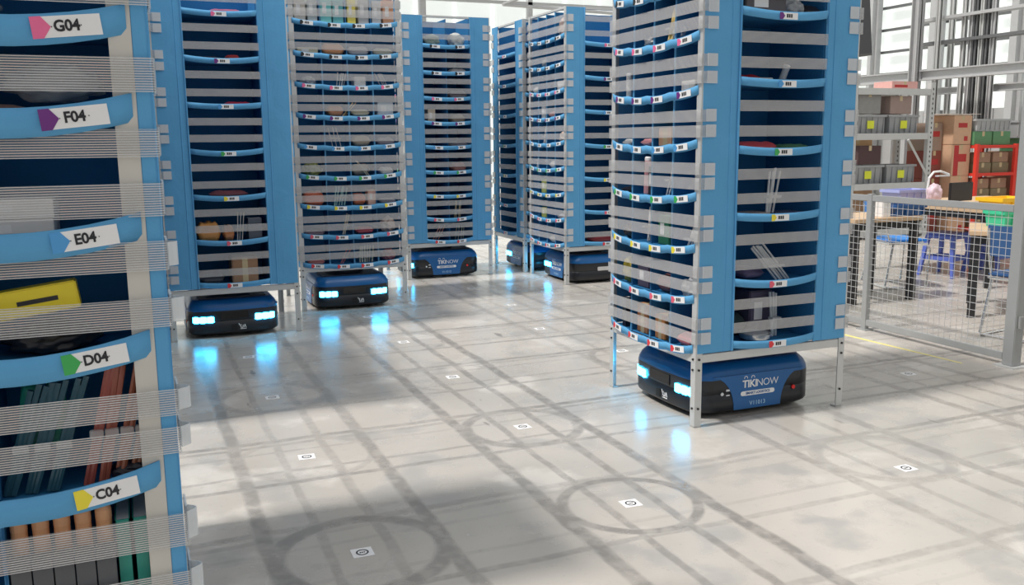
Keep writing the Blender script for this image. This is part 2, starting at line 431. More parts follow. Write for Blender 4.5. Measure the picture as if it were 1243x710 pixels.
    for face in faces:
        P = fmap(face, hx, hy)
        if face in ('-x', '+x'):
            s0, s1 = -hy+POST*.6, hy-POST*.6
            for k, z in enumerate(rows4):
                bm = NB(); add_lip(P, bm, s0, s1, z, .042, .030, .030, 4, .007)
                obj('shelf_lip', bm, M_FAB, root, smooth=True)
                for c in range(4):
                    tx = labtext(LET[k], c) if labtext else None
                    place_label(root, P, s0, s1, z, .042, .030, .030, 4, .007, c, LET[k % 12], big=big, text=tx, ds=random.uniform(-.012, .012) if not big else .036, dz=.001)
                zt = rows4[k+1] if k+1 < len(rows4) else ZT
                p_ = zt-z
                bl = bands4[k] if bands4 else [(p_*.20, p_*.42), (p_*.50, p_*.72)]
                for a, b in bl:
                    bm = NB(); o1 = .010; wr = .075
                    # a thin ribbon folded round both corner posts
                    H = b-a
                    def seg_(p, q, nrm):
                        vs = []
                        for zz in (0, H):
                            for pt in (p, q, q+nrm, p+nrm): vs.append(bm.verts.new((pt[0], pt[1], zz)))
                        for qd in ((0, 1, 2, 3), (4, 7, 6, 5), (0, 4, 5, 1), (1, 5, 6, 2), (2, 6, 7, 3), (3, 7, 4, 0)): bm.faces.new([vs[i] for i in qd])
                    def V2(s, o): v = P(s, o, 0); return Vector((v.x, v.y))
                    S = fw/2+.0085; nv = V2(0, 1)-V2(0, 0); sv = V2(1, 0)-V2(0, 0)
                    k1 = random.uniform(-.004, .004)
                    seg_(V2(-S, o1), V2(S, o1), nv*.001)
                    for sg in (-1, 1): seg_(V2(sg*S, o1), V2(sg*S, -wr), sv*sg*.001)
                    ro = obj('elastic_band', bm, sm, root); ro.location = (0, 0, z+a+k1)
                    if big and k < 4:
                        for sg in (-1, 1):
                            tb = NB(); ring = []; q1 = Vector((sv.x*sg, sv.y*sg)); bul = random.uniform(.010, .020)
                            for i in range(9):
                                u = i/8; c_ = V2(sg*(S+.002), -.004-.040*u)+q1*(bul*sin(pi*min(1, u*1.25)) if u < .8 else 0)
                                ring.append([tb.verts.new((c_.x+q1.x*d_, c_.y+q1.y*d_, zz)) for d_, zz in ((0, .004), (.0015, .004), (.0015, H-.004), (0, H-.004))])
                            for A, B in zip(ring, ring[1:]):
                                for kk in range(4): tb.faces.new((A[kk], A[(kk+1) % 4], B[(kk+1) % 4], B[kk]))
                            tb.faces.new(ring[0]); tb.faces.new(ring[-1][::-1]); obj('band_loop', tb, M_CLIPT, ro)
                    for sg in (-1, 1):
                        key = (round(H, 3), sg, face)
                        if key not in clipme:
                            cb = NB()
                            pa = V2(sg*(S+.001), -wr+.052); pb = V2(sg*(S+.001), -wr-.004)
                            q1 = Vector((sv.x*sg, sv.y*sg))
                            xs = [pa, pb, pb+q1*.003, pa+q1*.003]
                            vs = [cb.verts.new((v[0], v[1], zz)) for zz in (-.001, H+.001) for v in xs]
                            for qd in ((0, 1, 2, 3), (4, 7, 6, 5), (0, 4, 5, 1), (1, 5, 6, 2), (2, 6, 7, 3), (3, 7, 4, 0)): cb.faces.new([vs[i] for i in qd])
                            bmesh.ops.recalc_face_normals(cb, faces=cb.faces)
                            me = bpy.data.meshes.new('band_clip'); cb.to_mesh(me); cb.free(); me.materials.append(M_CLIPT); clipme[key] = me
                        c_ = link_mesh('band_clip', clipme[key], ro)
                        c_.location = (0, 0, random.uniform(-.003, .003))
        else:
            s0, s1 = -ow/2, ow/2
            for k, z in enumerate(rowsm):
                bm = NB(); sg_ = random.uniform(.012, .022)
                add_lip(P, bm, s0, s1, z, .040, sg_, .024, 1, 0, seg=12, o0=.006)
                obj('shelf_lip', bm, M_FAB, root, smooth=True)
                for c in range(midcols):
                    place_label(root, P, s0, s1, z, .040, sg_, .026, midcols, 0, c, LET[k % 12], ds=random.uniform(-.02, .02))
                zt = rowsm[k+1] if k+1 < len(rowsm) else ZT
                p_ = zt-z
                for a, b in ((p_*.25, p_*.25+.052), (p_*.62, p_*.62+.052)):
                    bm = NB(); A = P(s0-.004, .008, 0); B = P(s1+.004, .0095, b-a)
                    bx(bm, min(A.x, B.x), max(A.x, B.x), min(A.y, B.y), max(A.y, B.y), 0, b-a)
                    ro = obj('elastic_band', bm, M_STRAP, root); ro.location = (0, 0, z+a+random.uniform(-.004, .004))
    if cream:
        for sg in (-1, 1):
            P = fmap('-x', hx, hy); bm = NB()
            A = P(sg*(hy-.018), .0035, 0); B = P(sg*(hy-.050), .0005, 0)
            bx(bm, min(A.x, B.x), max(A.x, B.x), min(A.y, B.y), max(A.y, B.y), .39, ZT-.04)
            obj('webbing_strip', bm, M_CREAM, root)
            bm = NB(); A = P(sg*(hy-.019), .0045, 0); B = P(sg*(hy+.004), -.03, 0)
            bx(bm, min(A.x, B.x), max(A.x, B.x), min(A.y, B.y), max(A.y, B.y), .39, ZT-.04, .002)
            obj('corner_sleeve', bm, M_FAB, root)
    return info
def clip_mat():
    m, nt, out = newmat('clear_white_clip')
    d = nt.nodes.new('ShaderNodeBsdfPrincipled'); d.inputs['Base Color'].default_value = (.78, .82, .85, 1); d.inputs['Roughness'].default_value = .35
    t = nt.nodes.new('ShaderNodeBsdfTransparent'); ms = nt.nodes.new('ShaderNodeMixShader'); ms.inputs[0].default_value = .62
    nt.links.new(t.outputs[0], ms.inputs[1]); nt.links.new(d.outputs[0], ms.inputs[2]); nt.links.new(ms.outputs[0], out.inputs[0])
    return m
M_CLIPT = clip_mat()

L1R = [.41, .665, .915, 1.127, 1.309, 1.485, 1.612, 1.79, 1.97, 2.15, 2.33, 2.51]
L1B = [[(.05, .10), (.15, .2)], [(.055, .105), (.145, .20)], [(.055, .097), (.115, .157)], [(.045, .090), (.130, .175)], [(.035, .085), (.122, .163)], [(.045, .095)]] + [[(.04, .08), (.11, .15)]]*6
podL1 = make_pod('foreground shelf tower at left edge with big C04 to G04 bin labels', -1.105, -1.105, pi/2, .89, .93,
                 ['-x'], rows4=L1R, bands4=L1B, big=True, sm=M_THREAD, labtext=lambda l, c: f'{l}0{c+1}', cream=True)
podL2 = make_pod('blue shelf tower at left with one wide column of bins, above the nearest headlit robot', .012, 4.465, 0, .95, .89, ['-x', '-y'])
podL3 = make_pod('shelf tower with four crowded bin columns facing the aisle, second headlit robot under it', 1.12, 5.33, pi/2, .89, .95, ['-x', '-y'])
podL4 = make_pod('blue shelf tower with two middle bin columns standing above the side-on robot', 2.465, 6.655, 0, .96, .89, ['-x', '+x', '-y'], midcols=2, rowsm=ROWS2)
podL6 = make_pod('shelf tower with four bin columns and a blue side, just left of the big one', 3.795, 5.615, 0, .93, .89, ['-x', '-y'])
podL5 = make_pod('farthest narrow-looking shelf tower in the shade between two others at the end of the aisle', 3.755, 6.62, -pi/2, .89, .89, ['-y', '-x', '+x'])
podR = make_pod('big shelf tower at right standing over the robot lettered TIKINOW', 2.355, 1.158, 0, .95, .885, ['-x', '+x', '-y'])
for x, y, lab in ((-1.11, .02, 'shelf tower out of sight behind the foreground tower, first'), (-1.11, 2.32, 'shelf tower out of sight behind the foreground tower, second'), (-1.11, 3.27, 'shelf tower out of sight behind the foreground tower, third'), (-1.11, 4.22, 'shelf tower out of sight behind the foreground tower, farthest of all')):
    make_pod(lab, x, y, 0, .94, .915, [])

# ------------------------------------------------------------------ robots
def outline(inset=0, hw=.335, hl=.40, r=.10, n=7):
    pts = []
    for sx, sy, a0 in ((1, -1, -90), (1, 1, 0), (-1, 1, 90), (-1, -1, 180)):
        for i in range(n+1):
            a = R_(a0+90*i/n)
            x = sx*(hw-r)+(r-0)*cos(a); y = sy*(hl-.03-r)+(r)*sin(a)
            pts.append((x, y))
    out = []
    for x, y in pts:
        k = 1-(x/hw)**2
        y += (.03*k)*(1 if y > 0 else -1)*min(1, abs(y)/(hl-.05))
        f = 1-inset/max(math.hypot(x, y), .01)
        out.append((x*f if inset else x, y*f if inset else y))
    # extra points along the convex ends
    res = []
    for i in range(len(out)):
        a, b = out[i], out[(i+1) % len(out)]
        res.append(a)
        if abs(a[1]-b[1]) < .02 and abs(a[0]-b[0]) > .2:
            for q in range(1, 8):
                x = a[0]+(b[0]-a[0])*q/8; y0 = (hl-.03)+.03*(1-(x/hw)**2); y0 = y0*(1 if a[1] > 0 else -1)
                f = 1-inset/max(math.hypot(x, y0), .01); res.append((x*f, y0*f))
    return res
def make_robot(label, x, y, rz, id_='V11013', side=0):
    r = empty('transport_robot', (x, y, 0), rz)
    tag(r, label, 'robot', 'low transport robots under the shelf towers')
    secs = [(.020, .035, 0), (.034, .008, 0), (.045, 0, 0), (.122, 0, 0), (.125, .005, 0), (.129, .005, 0), (.132, 0, 0), (.205, .001, 0), (.228, .006, 1), (.252, .020, 1), (.274, .045, 1), (.284, .060, 1)]
    bm = NB(); rings = []
    for z, ins, mi in secs: rings.append([bm.verts.new((a, b, z)) for a, b in outline(ins)])
    for j, (A, B) in enumerate(zip(rings, rings[1:])):
        n = len(A)
        for k in range(n):
            f = bm.faces.new((A[k], A[(k+1) % n], B[(k+1) % n], B[k])); f.material_index = secs[j+1][2]; f.smooth = True
    bm.faces.new(rings[0][::-1]); f = bm.faces.new(rings[-1]); f.material_index = 1
    obj('body', bm, None, r, mats=[M_FBLK, M_RBLUE])
    bm = NB(); bx(bm, -.25, .25, -.30, .30, .284, .292, .003); tube(bm, [(0, 0, .290), (0, 0, .310)], .17, 32); obj('lift_plate', bm, M_RTOP, r)
    bm = NB()
    for sx in (-1, 1): tube(bm, [(sx*.20, 0, .075), (sx*.245, 0, .075)], .073, 24)
    for sx in (-1, 1):
        for sy in (-1, 1): tube(bm, [(sx*.21, sy*.27, .03), (sx*.235, sy*.27, .03)], .029, 16)
    obj('wheel', bm, M_FBLK, r)
    # headlights: three cells wrapped round each front corner
    ol = outline(-.001)
    fr = sorted([p for p in ol if p[1] < -.15], key=lambda p: math.atan2(p[0], -p[1]))
    def along(x_target):
        return min(range(len(fr)), key=lambda i: abs(fr[i][0]-x_target))
    L = [0]
    for a, b in zip(fr, fr[1:]): L.append(L[-1]+math.hypot(b[0]-a[0], b[1]-a[1]))
    def at(l):
        for i in range(len(fr)-1):
            if L[i+1] >= l:
                t = (l-L[i])/max(L[i+1]-L[i], 1e-6); a, b = fr[i], fr[i+1]
                return Vector((a[0]+(b[0]-a[0])*t, a[1]+(b[1]-a[1])*t)), Vector((b[1]-a[1], -(b[0]-a[0]))).normalized()
        return Vector(fr[-1]), Vector((1, 0))
    mid = L[-1]/2
    for sg in (-1, 1):
        bm = NB()
        for c in range(3):
            l0 = .150+c*.053; ring = []
            for q in range(5):
                l = mid+sg*(l0+.050*q/4); p, nn = at(l)
                if nn.y > .2: nn = -nn
                out_ = Vector((p.x, p.y)).normalized(); dz = .004 if q in (0, 4) else 0
                ring.append([bm.verts.new((p.x+out_.x*d_, p.y+out_.y*d_, z)) for d_, z in ((-.004, .118+dz), (.004, .118+dz), (.004, .166-dz), (-.004, .166-dz))])
            for A, B in zip(ring, ring[1:]):
                for k in range(4): bm.faces.new((A[k], A[(k+1) % 4], B[(k+1) % 4], B[k]))
            bm.faces.new(ring[0]); bm.faces.new(ring[-1][::-1])
        if side:
            for c in range(3):
                bx(bm, min(sg*.332, sg*.341), max(sg*.332, sg*.341), -.285+c*.055, -.285+c*.055+.048, .118, .166)
        obj('headlight', bm, M_LAMP, r)
    # front details
    bm = NB(); bx(bm, -.10, .10, -.4012, -.396, .140, .194); obj('sensor_window', bm, mat('sensor_black', (.004, .004, .005), .12), r)
    bm = NB(); bx(bm, -.03, .015, -.402, -.394, .050, .098, .002) ; obj('front_port', bm, mat('port_black', (.003, .003, .003), .5), r)
    # rear charging contact
    bm = NB(); bx(bm, -.10, .06, .395, .404, .125, .165, .004); obj('charging_contact', bm, M_SILVER, r)
    bm = NB(); bx(bm, -.06, .06, -.345, -.325, .268, .276, .002); obj('top_handle', bm, mat('blue_slot', (.05, .10, .2), .5), r)
    # side panels with lettering
    for sg in (1, -1):
        prof = [(-.285, .222), (.285, .222), (.285, .218)]
        for i in range(9):
            a = R_(90-90*i/8); prof.append((.155+.13*(1-cos(a))*1.0 if False else .285-.135*sin(R_(90*i/8)), .218-.185*(1-cos(R_(90*i/8)))))
        left = [(-p[0], p[1]) for p in reversed(prof[2:])]
        poly = prof + left
        bm = NB(); a0, a1 = sorted((sg*.3345, sg*.3385)); prism(bm, poly, 0, a0, a1)
        pn = obj('side_panel', bm, M_RBLUE, r)
        T = Matrix(((0, 0, sg, sg*.3390), (sg, 0, 0, 0), (0, 1, 0, 0), (0, 0, 0, 1)))
        def tm(y, z): return T @ Matrix.Translation((y, z, 0))
        lettering(pn, 'TIKI', .056, tm(-.052, .166), M_WHITE, bold=.0012, spacing=.95)
        lettering(pn, 'NOW', .056, tm(.062, .166), M_WHITE, bold=-.0006, spacing=.92)
        bm = NB(); pill = []
        for i in range(9): a = R_(-90+180*i/8); pill.append((.097+.0125*cos(a), .1165+.0125*sin(a)))
        for i in range(9): a = R_(90+180*i/8); pill.append((-.097+.0125*cos(a), .1165+.0125*sin(a)))
        prism(bm, [(sg*p[0], p[1]) for p in pill], 0, *sorted((sg*.3384, sg*.3392))); pl_ = obj('lettering_badge', bm, M_WHITE, pn)
        lettering(pl_, 'SMART LOGISTICS', .019, T @ Matrix.Translation((0, .1165, .0009)), M_RBLUE, bold=.0004)
        # two little rings with dots above the letters I
        bm = NB()
        for yy in (-.078, -.0325):
            for i in range(12):
                a, b = R_(200-220*i/12), R_(200-220*(i+1)/12)
                q = [(sg*(yy+rd*cos(t)), .200+rd*sin(t)) for rd, t in ((.0085, a), (.0115, a), (.0115, b), (.0085, b))]
                prism(bm, q, 0, *sorted((sg*.3384, sg*.3394)))
        obj('lettering_mark', bm, M_WHITE, pn)
        lettering(pn, id_, .032, tm(.0, .060), mat('pale_blue_print', (.45, .68, .85), .5), bold=0, spacing=1.05)
        bm = NB(); tube(bm, [(sg*.334, sg*.235, .118), (sg*.341, sg*.235, .118)], .011, 16); obj('stop_button', bm, M_REDB, r)
        bm = NB(); tube(bm, [(sg*.334, sg*-.225, .128), (sg*.3375, sg*-.225, .128)], .009, 16)
        for z, hh in ((.140, .010), (.115, .006)):
            bx(bm, *sorted((sg*.334, sg*.3375)), *sorted((sg*-.200, sg*-.178)), z, z+hh)
        obj('side_port', bm, M_CLIP, r)
    bm = NB(); st = [((-.028, .100), (-.020, .082)), ((-.012, .092), (-.016, .070)), ((-.016, .070), (.000, .066)), ((.000, .066), (.003, .088)), ((.008, .066), (.016, .090)), ((.016, .090), (.024, .066)), ((-.018, .058), (.026, .058))]
    for (xa, za), (xb, zb) in st: tube(bm, [(.055+xa, -.3985, za), (.055+xb, -.3985, zb)], .0028, 6)
    obj('emblem', bm, M_WHITE, r)
    return r
make_robot('blue and black robot at right, its side lettered TIKINOW and V11013', 2.335, 1.140, -pi/2)
make_robot('left dark robot facing the camera, nearest of the two with paired cyan headlights', -.005, 4.44, 0)
make_robot('second headlit dark robot facing the camera, under the crowded four-column tower', 1.09, 5.20, 0)
make_robot('side-on robot at the end of the aisle, under the tower with two middle columns', 2.42, 6.56, -pi/2)
make_robot('robot in the middle showing its dark rear with a silver contact plate', 3.745, 5.555, pi, side=1)
make_robot('farthest robot, mostly hidden, one cyan lamp showing between two towers', 3.735, 6.62, pi, side=1)
# ------------------------------------------------------------------ goods in the bins
def cmat(c, rough=.5):
    return mat('goods_%02x%02x%02x_%d' % (int(c[0]*255), int(c[1]*255), int(c[2]*255), int(rough*10)), c, rough, var=.1, scale=20)
M_TAPE = mat('packing_tape', (.62, .50, .30), .25)
def plastic_bag_mat():
    m, nt, out = newmat('thin_clear_plastic')
    d = nt.nodes.new('ShaderNodeBsdfPrincipled'); d.inputs['Base Color'].default_value = (.75, .76, .76, 1); d.inputs['Roughness'].default_value = .18
    t = nt.nodes.new('ShaderNodeBsdfTransparent'); ms = nt.nodes.new('ShaderNodeMixShader'); ms.inputs[0].default_value = .5
    nt.links.new(t.outputs[0], ms.inputs[1]); nt.links.new(d.outputs[0], ms.inputs[2]); nt.links.new(ms.outputs[0], out.inputs[0])
    return m
M_BAG = plastic_bag_mat()
def xmat(pod, face, s, depth, z, yaw=0, roll=0, pitch=0):
    P = fmap(face, pod['hx'], pod['hy'])
    o = P(s, -depth, z); xa = P(1, 0, 0)-P(0, 0, 0); xa.z = 0; ya = P(0, 0, 0)-P(0, 1, 0)
    M = Matrix((xa, ya, Vector((0, 0, 1)))).transposed().to_4x4(); M.translation = o
    W = Matrix.Translation((pod['cx'], pod['cy'], 0)) @ Matrix.Rotation(pod['rz'], 4, 'Z')
    return W @ M @ Matrix.Rotation(yaw, 4, 'Z') @ Matrix.Rotation(roll, 4, 'Y') @ Matrix.Rotation(pitch, 4, 'X')
def g_carton(w, d, h, c, tape=True):
    bm = NB(); bx(bm, -w/2, w/2, 0, d, 0, h, min(w, d, h)*.04)
    o = obj('carton', bm, cmat(c, .7))
    bm = NB()
    if tape is None:
        bm.free(); return o, 'box'
    if tape: bx(bm, -min(.02, w*.15), min(.02, w*.15), -.0006, .0006, 0, h*.98); bx(bm, -min(.02, w*.15), min(.02, w*.15), 0, d, h, h+.0006)
    else: bx(bm, -w*.3, w*.05, -.0008, .0006, h*.35, h*.75)
    obj('tape' if tape else 'paper_label', bm, M_TAPE if tape else M_WHITE, o)
    return o, 'box'
def g_packet(w, d, h, c, rough=.35):
    """soft pouch: thick in the middle, sealed flat edges"""
    bm = NB(); n, m = 10, 7; top = []; bot = []
    for i in range(n+1):
        for j in range(m+1):
            u, v = i/n, j/m; e = (min(1, 4*u*(1-u)*1.6)*min(1, 4*v*(1-v)*1.6))**.6
            r = random.uniform(.85, 1.1)
            top.append(bm.verts.new((-w/2+w*u, d*v, h*.5+h*.5*e*r))); bot.append(bm.verts.new((-w/2+w*u, d*v, h*.5-h*.5*e)))
    for i in range(n):
        for j in range(m):
            a = i*(m+1)+j
            bm.faces.new((top[a], top[a+m+1], top[a+m+2], top[a+1])); bm.faces.new((bot[a], bot[a+1], bot[a+m+2], bot[a+m+1]))
    rim = [i*(m+1) for i in range(n+1)] + [n*(m+1)+j for j in range(1, m+1)] + [i*(m+1)+m for i in range(n-1, -1, -1)] + [j for j in range(m-1, 0, -1)]
    for a, b in zip(rim, rim[1:]+rim[:1]): bm.faces.new((top[a], bot[a], bot[b], top[b]))
    o = obj('packet', bm, cmat(c, rough), smooth=True)
    return o, 'packet'
def g_book(w, d, h, c):
    bm = NB(); t = .002
    bx(bm, -w/2, -w/2+t, 0, d, 0, h); bx(bm, w/2-t, w/2, 0, d, 0, h); bx(bm, -w/2, w/2, 0, t, 0, h)
    o = obj('book', bm, cmat(c, .35))
    bm = NB(); bx(bm, -w/2+t, w/2-t, t, d-.004, .003, h-.003); obj('page_block', bm, M_WHITE, o)
    return o, 'book'
def g_flat(w, d, h, c):
    bm = NB(); bx(bm, -w/2, w/2, 0, d, 0, h, .002)
    o = obj('flat_box', bm, cmat(c, .3)); bm = NB()
    bx(bm, -w*.25, w*.25, -.0007, .001, h*.42, h*.58); obj('hang_slot', bm, M_BLACK, o)
    return o, 'box'
def g_sticks(w, d, h, c, n=5, lean=.2, r=.004):
    bm = NB()
    for i in range(n):
        x = -w/2+w*(i+.5)/n; tube(bm, [(x, .01+random.random()*d*.3, .001), (x+lean*h+random.uniform(-.01, .01), d*.5, h*random.uniform(.9, 1))], r, 7)
    o = obj('tube_bundle', bm, cmat(c, .2)); bm = NB()
    bx(bm, -w/2-.003+lean*h*.4, w/2+.003+lean*h*.4, 0, d*.5, h*.38, h*.44, .001); obj('wrapper', bm, M_BAG, o)
    return o, 'bundle'
def g_tube(w, d, h, c, cap=(.8, .8, .8)):
    r = w/2; bm = NB(); tube(bm, [(0, r, 0), (0, r, h*.03), (0, r, h*.9)], [r*.92, r, r], 16); o = obj('tube', bm, cmat(c, .3), smooth=False)
    bm = NB(); tube(bm, [(0, r, h*.9), (0, r, h*.97), (0, r, h)], [r*1.03, r*1.03, r*.8], 16); obj('cap', bm, cmat(cap, .3), o)
    return o, 'tube'
def g_bag(w, d, h, c=None):
    bm = NB(); bmesh.ops.create_icosphere(bm, subdivisions=4, radius=.5)
    sd_ = random.uniform(0, 50)
    from mathutils import noise as nz
    for v in bm.verts:
        p = v.co.copy(); k = 1+.28*nz.noise(p*5+Vector((sd_, 0, 0)))+.18*abs(nz.noise(p*13+Vector((0, sd_, 0))))
        v.co = Vector((p.x*w*k, d/2+p.y*d*k, max(0, h*.5+p.z*h*k)))
    o = obj('crumpled_bag', bm, cmat(c, .3) if c else M_BAG, smooth=True)
    return o, 'bag'
def g_dish(w, d, h, c=(.7, .7, .7)):
    bm = NB(); tube(bm, [(0, w/2, 0), (0, w/2, h*.25), (0, w/2, h*.9), (0, w/2, h)], [w*.32, w*.44, w*.49, w*.5], 32)
    o = obj('metal_dish', bm, M_SILVER); bm = NB(); tube(bm, [(0, w/2, h), (0, w/2, h+.002)], w*.40, 32); obj('lid_disc', bm, cmat(c, .2), o)
    return o, 'dish'
ORD = ['bottom', 'second', 'third', 'fourth', 'fifth', 'sixth', 'seventh', 'eighth', 'top']
def put(pod, face, z, s, depth, maker, args, label, cat=None, name=None, yaw=0, roll=0, pitch=0, up=.007, kw={}):
    o, k = maker(*args, **kw)
    o.matrix_world = xmat(pod, face, s, depth, z+up, yaw, roll, pitch)
    if name: o.name = name
    tag(o, label, cat or k)
    return o
def colS(pod, c):   # middle of a bin of the four-bin face
    return -pod['fw']/2+.04+(pod['fw']-.08)*(c+.5)/4
WH, TAN, ORA, PNK, GRN, YEL, GRY, DRK, RED, TEA, CRM, BRN = (.75, .75, .74), (.55, .38, .22), (.75, .25, .08), (.85, .40, .42), (.03, .25, .12), (.75, .62, .04), (.35, .36, .38), (.03, .03, .04), (.60, .05, .05), (.05, .42, .38), (.62, .58, .45), (.25, .10, .05)
# big right tower, four-bin face --------------------------------------------
RL = 'left face of big right tower'
def R4(row, c, maker, args, desc, ds=0, depth=.015, **k):
    z = ROWS4[row] - .018
    put(podR, '-x', ROWS4[row], colS(podR, c)+ds, depth, maker, args, f"{desc}, {'top' if row==8 else ORD[row]+' row up' if row else 'bottom row'}, {RL}", **k)
R4(6, 2, g_sticks, (.04, .10, .19, (.80, .62, .25), 4, .10, .007), 'tall yellow bundle')
R4(6, 1, g_bag, (.09, .10, .06), 'crumpled white bag')
R4(6, 2, g_bag, (.07, .07, .09), 'white crumpled pouch right of yellow bundle', ds=.07)
R4(5, 3, g_carton, (.12, .14, .065, (.78, .76, .70), False), 'white box')
R4(5, 0, g_tube, (.035, .1, .14, WH), 'white upright bottle')
R4(4, 2, g_carton, (.13, .13, .095, (.62, .36, .22)), 'orange-brown box')
R4(4, 0, g_packet, (.10, .12, .04, WH), 'white pouch')
R4(4, 1, g_packet, (.10, .12, .04, PNK), 'pink pouch')
R4(3, 1, g_tube, (.05, .1, .20, (.85, .42, .45)), 'tall pink tube', roll=.05)
R4(3, 2, g_sticks, (.03, .10, .20, WH, 3, .22, .004), 'white leaning rods')
R4(3, 0, g_packet, (.12, .12, .03, DRK), 'black flat pouch')
R4(3, 1, g_carton, (.05, .08, .15, DRK, False), 'narrow black box beside pink tube', ds=.065)
R4(2, 1, g_sticks, (.03, .10, .19, WH, 3, -.04, .005), 'white upright rods')
R4(2, 2, g_carton, (.11, .12, .15, (.03, .22, .12), False), 'dark green box')
R4(2, 1, g_packet, (.09, .12, .08, DRK), 'black netted pouch', ds=.05, depth=.05)
R4(2, 0, g_bag, (.10, .10, .08, (.10, .08, .07)), 'dark crumpled bag')
R4(2, 3, g_sticks, (.05, .10, .12, WH, 3, .25, .005), 'short white slanted rods')
R4(1, 0, g_bag, (.11, .10, .14, (.45, .36, .04)), 'olive yellow bag')
R4(1, 1, g_carton, (.12, .12, .12, (.12, .10, .16), False), 'dark violet box')
R4(1, 2, g_packet, (.14, .12, .09, (.20, .08, .08)), 'dark red pouch')
R4(1, 3, g_bag, (.11, .10, .10), 'clear crumpled bag')
R4(0, 1, g_carton, (.12, .12, .16, (.42, .18, .08)), 'reddish brown box')
R4(0, 2, g_carton, (.10, .12, .13, (.55, .24, .08)), 'orange brown box', ds=-.02)
R4(0, 2, g_book, (.03, .12, .15, DRK), 'thin black book', ds=.075)
R4(0, 3, g_packet, (.13, .12, .07, (.75, .22, .25)), 'coral red pouch')
R4(0, 0, g_book, (.04, .12, .17, DRK), 'thick dark book')
# big right tower, wide bins ---------------------------------------------------
RF = 'wide bin of big right tower'
def RM(row, s, maker, args, desc, depth=.02, **k):
    put(podR, '-y', ROWSM[row], s, depth, maker, args, f"{desc}, {'bottom' if row==0 else ORD[row]+' row up' if row<5 else ORD[row]+' row up'}, {RF}", **k)
RM(5, -.10, g_carton, (.24, .25, .10, (.12, .11, .12), False), 'dark box')
RM(5, .09, g_bag, (.12, .12, .09), 'crumpled clear bag')
RM(5, .19, g_packet, (.10, .15, .06, DRK), 'small black pouch')
RM(4, -.12, g_packet, (.20, .22, .055, (.55, .03, .04)), 'red flat pouch', depth=.10)
RM(4, .06, g_tube, (.035, .1, .11, (.45, .50, .55)), 'small clear bottle', depth=.08, roll=.4)
RM(4, -.15, g_flat, (.18, .12, .030, (.45, .45, .43)), 'grey flat box', depth=.0)
RM(4, .05, g_packet, (.18, .16, .028, DRK), 'black flat pouch', depth=.0)
RM(3, -.11, g_packet, (.26, .22, .05, (.70, .10, .12)), 'coral red flat packet')
RM(3, .13, g_packet, (.18, .18, .035, (.12, .28, .14)), 'green flat packet')
RM(2, -.02, g_sticks, (.07, .10, .25, (.60, .62, .63), 4, .18, .006), 'clear rods standing')
RM(2, -.13, g_flat, (.20, .14, .025, (.35, .30, .27)), 'brown flat box')
RM(2, .10, g_flat, (.20, .14, .020, (.10, .12, .2)), 'navy flat box')
RM(1, .08, g_sticks, (.10, .10, .19, (.50, .52, .54), 6, -.8, .006), 'clear rods lying slanted')
RM(1, -.05, g_packet, (.14, .18, .06, (.25, .20, .33)), 'purple pouch', depth=.1)
RM(0, .06, g_carton, (.15, .16, .24, (.10, .09, .15), False), 'dark violet box', depth=.185)
RM(0, .10, g_sticks, (.05, .08, .24, (.55, .60, .63), 3, .02, .007), 'clear upright tubes', depth=.10)
RM(0, -.12, g_packet, (.22, .2, .12, (.07, .10, .10)), 'dark green pouch', depth=.185)
RM(0, -.05, g_dish, (.175, .2, .035), 'round silver dish', depth=.0, up=.012)
# tower above the nearest headlit robot
def L2I(row, s, maker, args, desc, **k):
    put(podL2, '-y', ROWSM[row], s, .02, maker, args, f"{desc}, {'bottom' if row==0 else ORD[row]} row of the tower above nearest left robot", **k)
L2I(0, .08, g_carton, (.19, .25, .20, (.38, .22, .13)), 'brown carton')
L2I(0, -.16, g_packet, (.18, .18, .10, (.04, .05, .07)), 'black netted pouch')
L2I(1, -.16, g_packet, (.17, .20, .15, (.60, .28, .08)), 'orange packet')
L2I(1, -.02, g_packet, (.08, .20, .12, (.50, .20, .08)), 'rust packet beside the orange one')
L2I(1, .055, g_sticks, (.05, .10, .22, (.6, .6, .6), 3, .08, .004), 'grey slanted rods')
L2I(1, .17, g_book, (.10, .15, .17, (.08, .10, .14)), 'dark thick book')
L2I(2, .0, g_packet, (.28, .2, .05, (.22, .08, .10)), 'dark red flat pouch')
L2I(4, .10, g_packet, (.20, .2, .04, (.50, .04, .08)), 'red flat pouch')
L2I(5, -.12, g_packet, (.26, .2, .03, (.06, .05, .06)), 'black flat pouch')
L2I(5, .08, g_packet, (.10, .2, .045, (.45, .06, .06)), 'small red pouch')
L2I(6, .05, g_packet, (.24, .2, .04, (.42, .1, .2)), 'magenta flat pouch')
# crowded tower (face '-x' turned to the aisle)
def L3I(row, c, maker, args, desc, ds=0, depth=.012, **k):
    put(podL3, '-x', ROWS4[row], colS(podL3, c)+ds, depth, maker, args, f"{desc}, {'bottom' if row==0 else ORD[row]} row of tower above second headlit robot", **k)
for i, (c, w_, nm) in enumerate([((.62, .58, .52), .11, 'beige'), ((.50, .55, .55), .09, 'pale grey'), ((.20, .62, .62), .12, 'turquoise'), ((.15, .50, .52), .10, 'teal'), ((.85, .72, .15), .08, 'yellow'),
                                 ((.50, .50, .50), .10, 'mid grey'), ((.62, .62, .62), .09, 'silver grey'), ((.75, .38, .22), .12, 'orange')]):
    s = colS(podL3, i//2)+(-.052 if i % 2 == 0 else .052)
    put(podL3, '-x', ROWS4[8], s, .012, g_carton, (min(w_*.9, .095), .14, .20+.012*(i % 3), c, False), f'{nm} upright box in the top row of tower above second headlit robot')
L3I(7, 0, g_carton, (.17, .12, .06, (.65, .60, .45), False), 'cream flat box')
L3I(7, 1, g_packet, (.20, .13, .10, (.70, .32, .15)), 'orange wide packet')
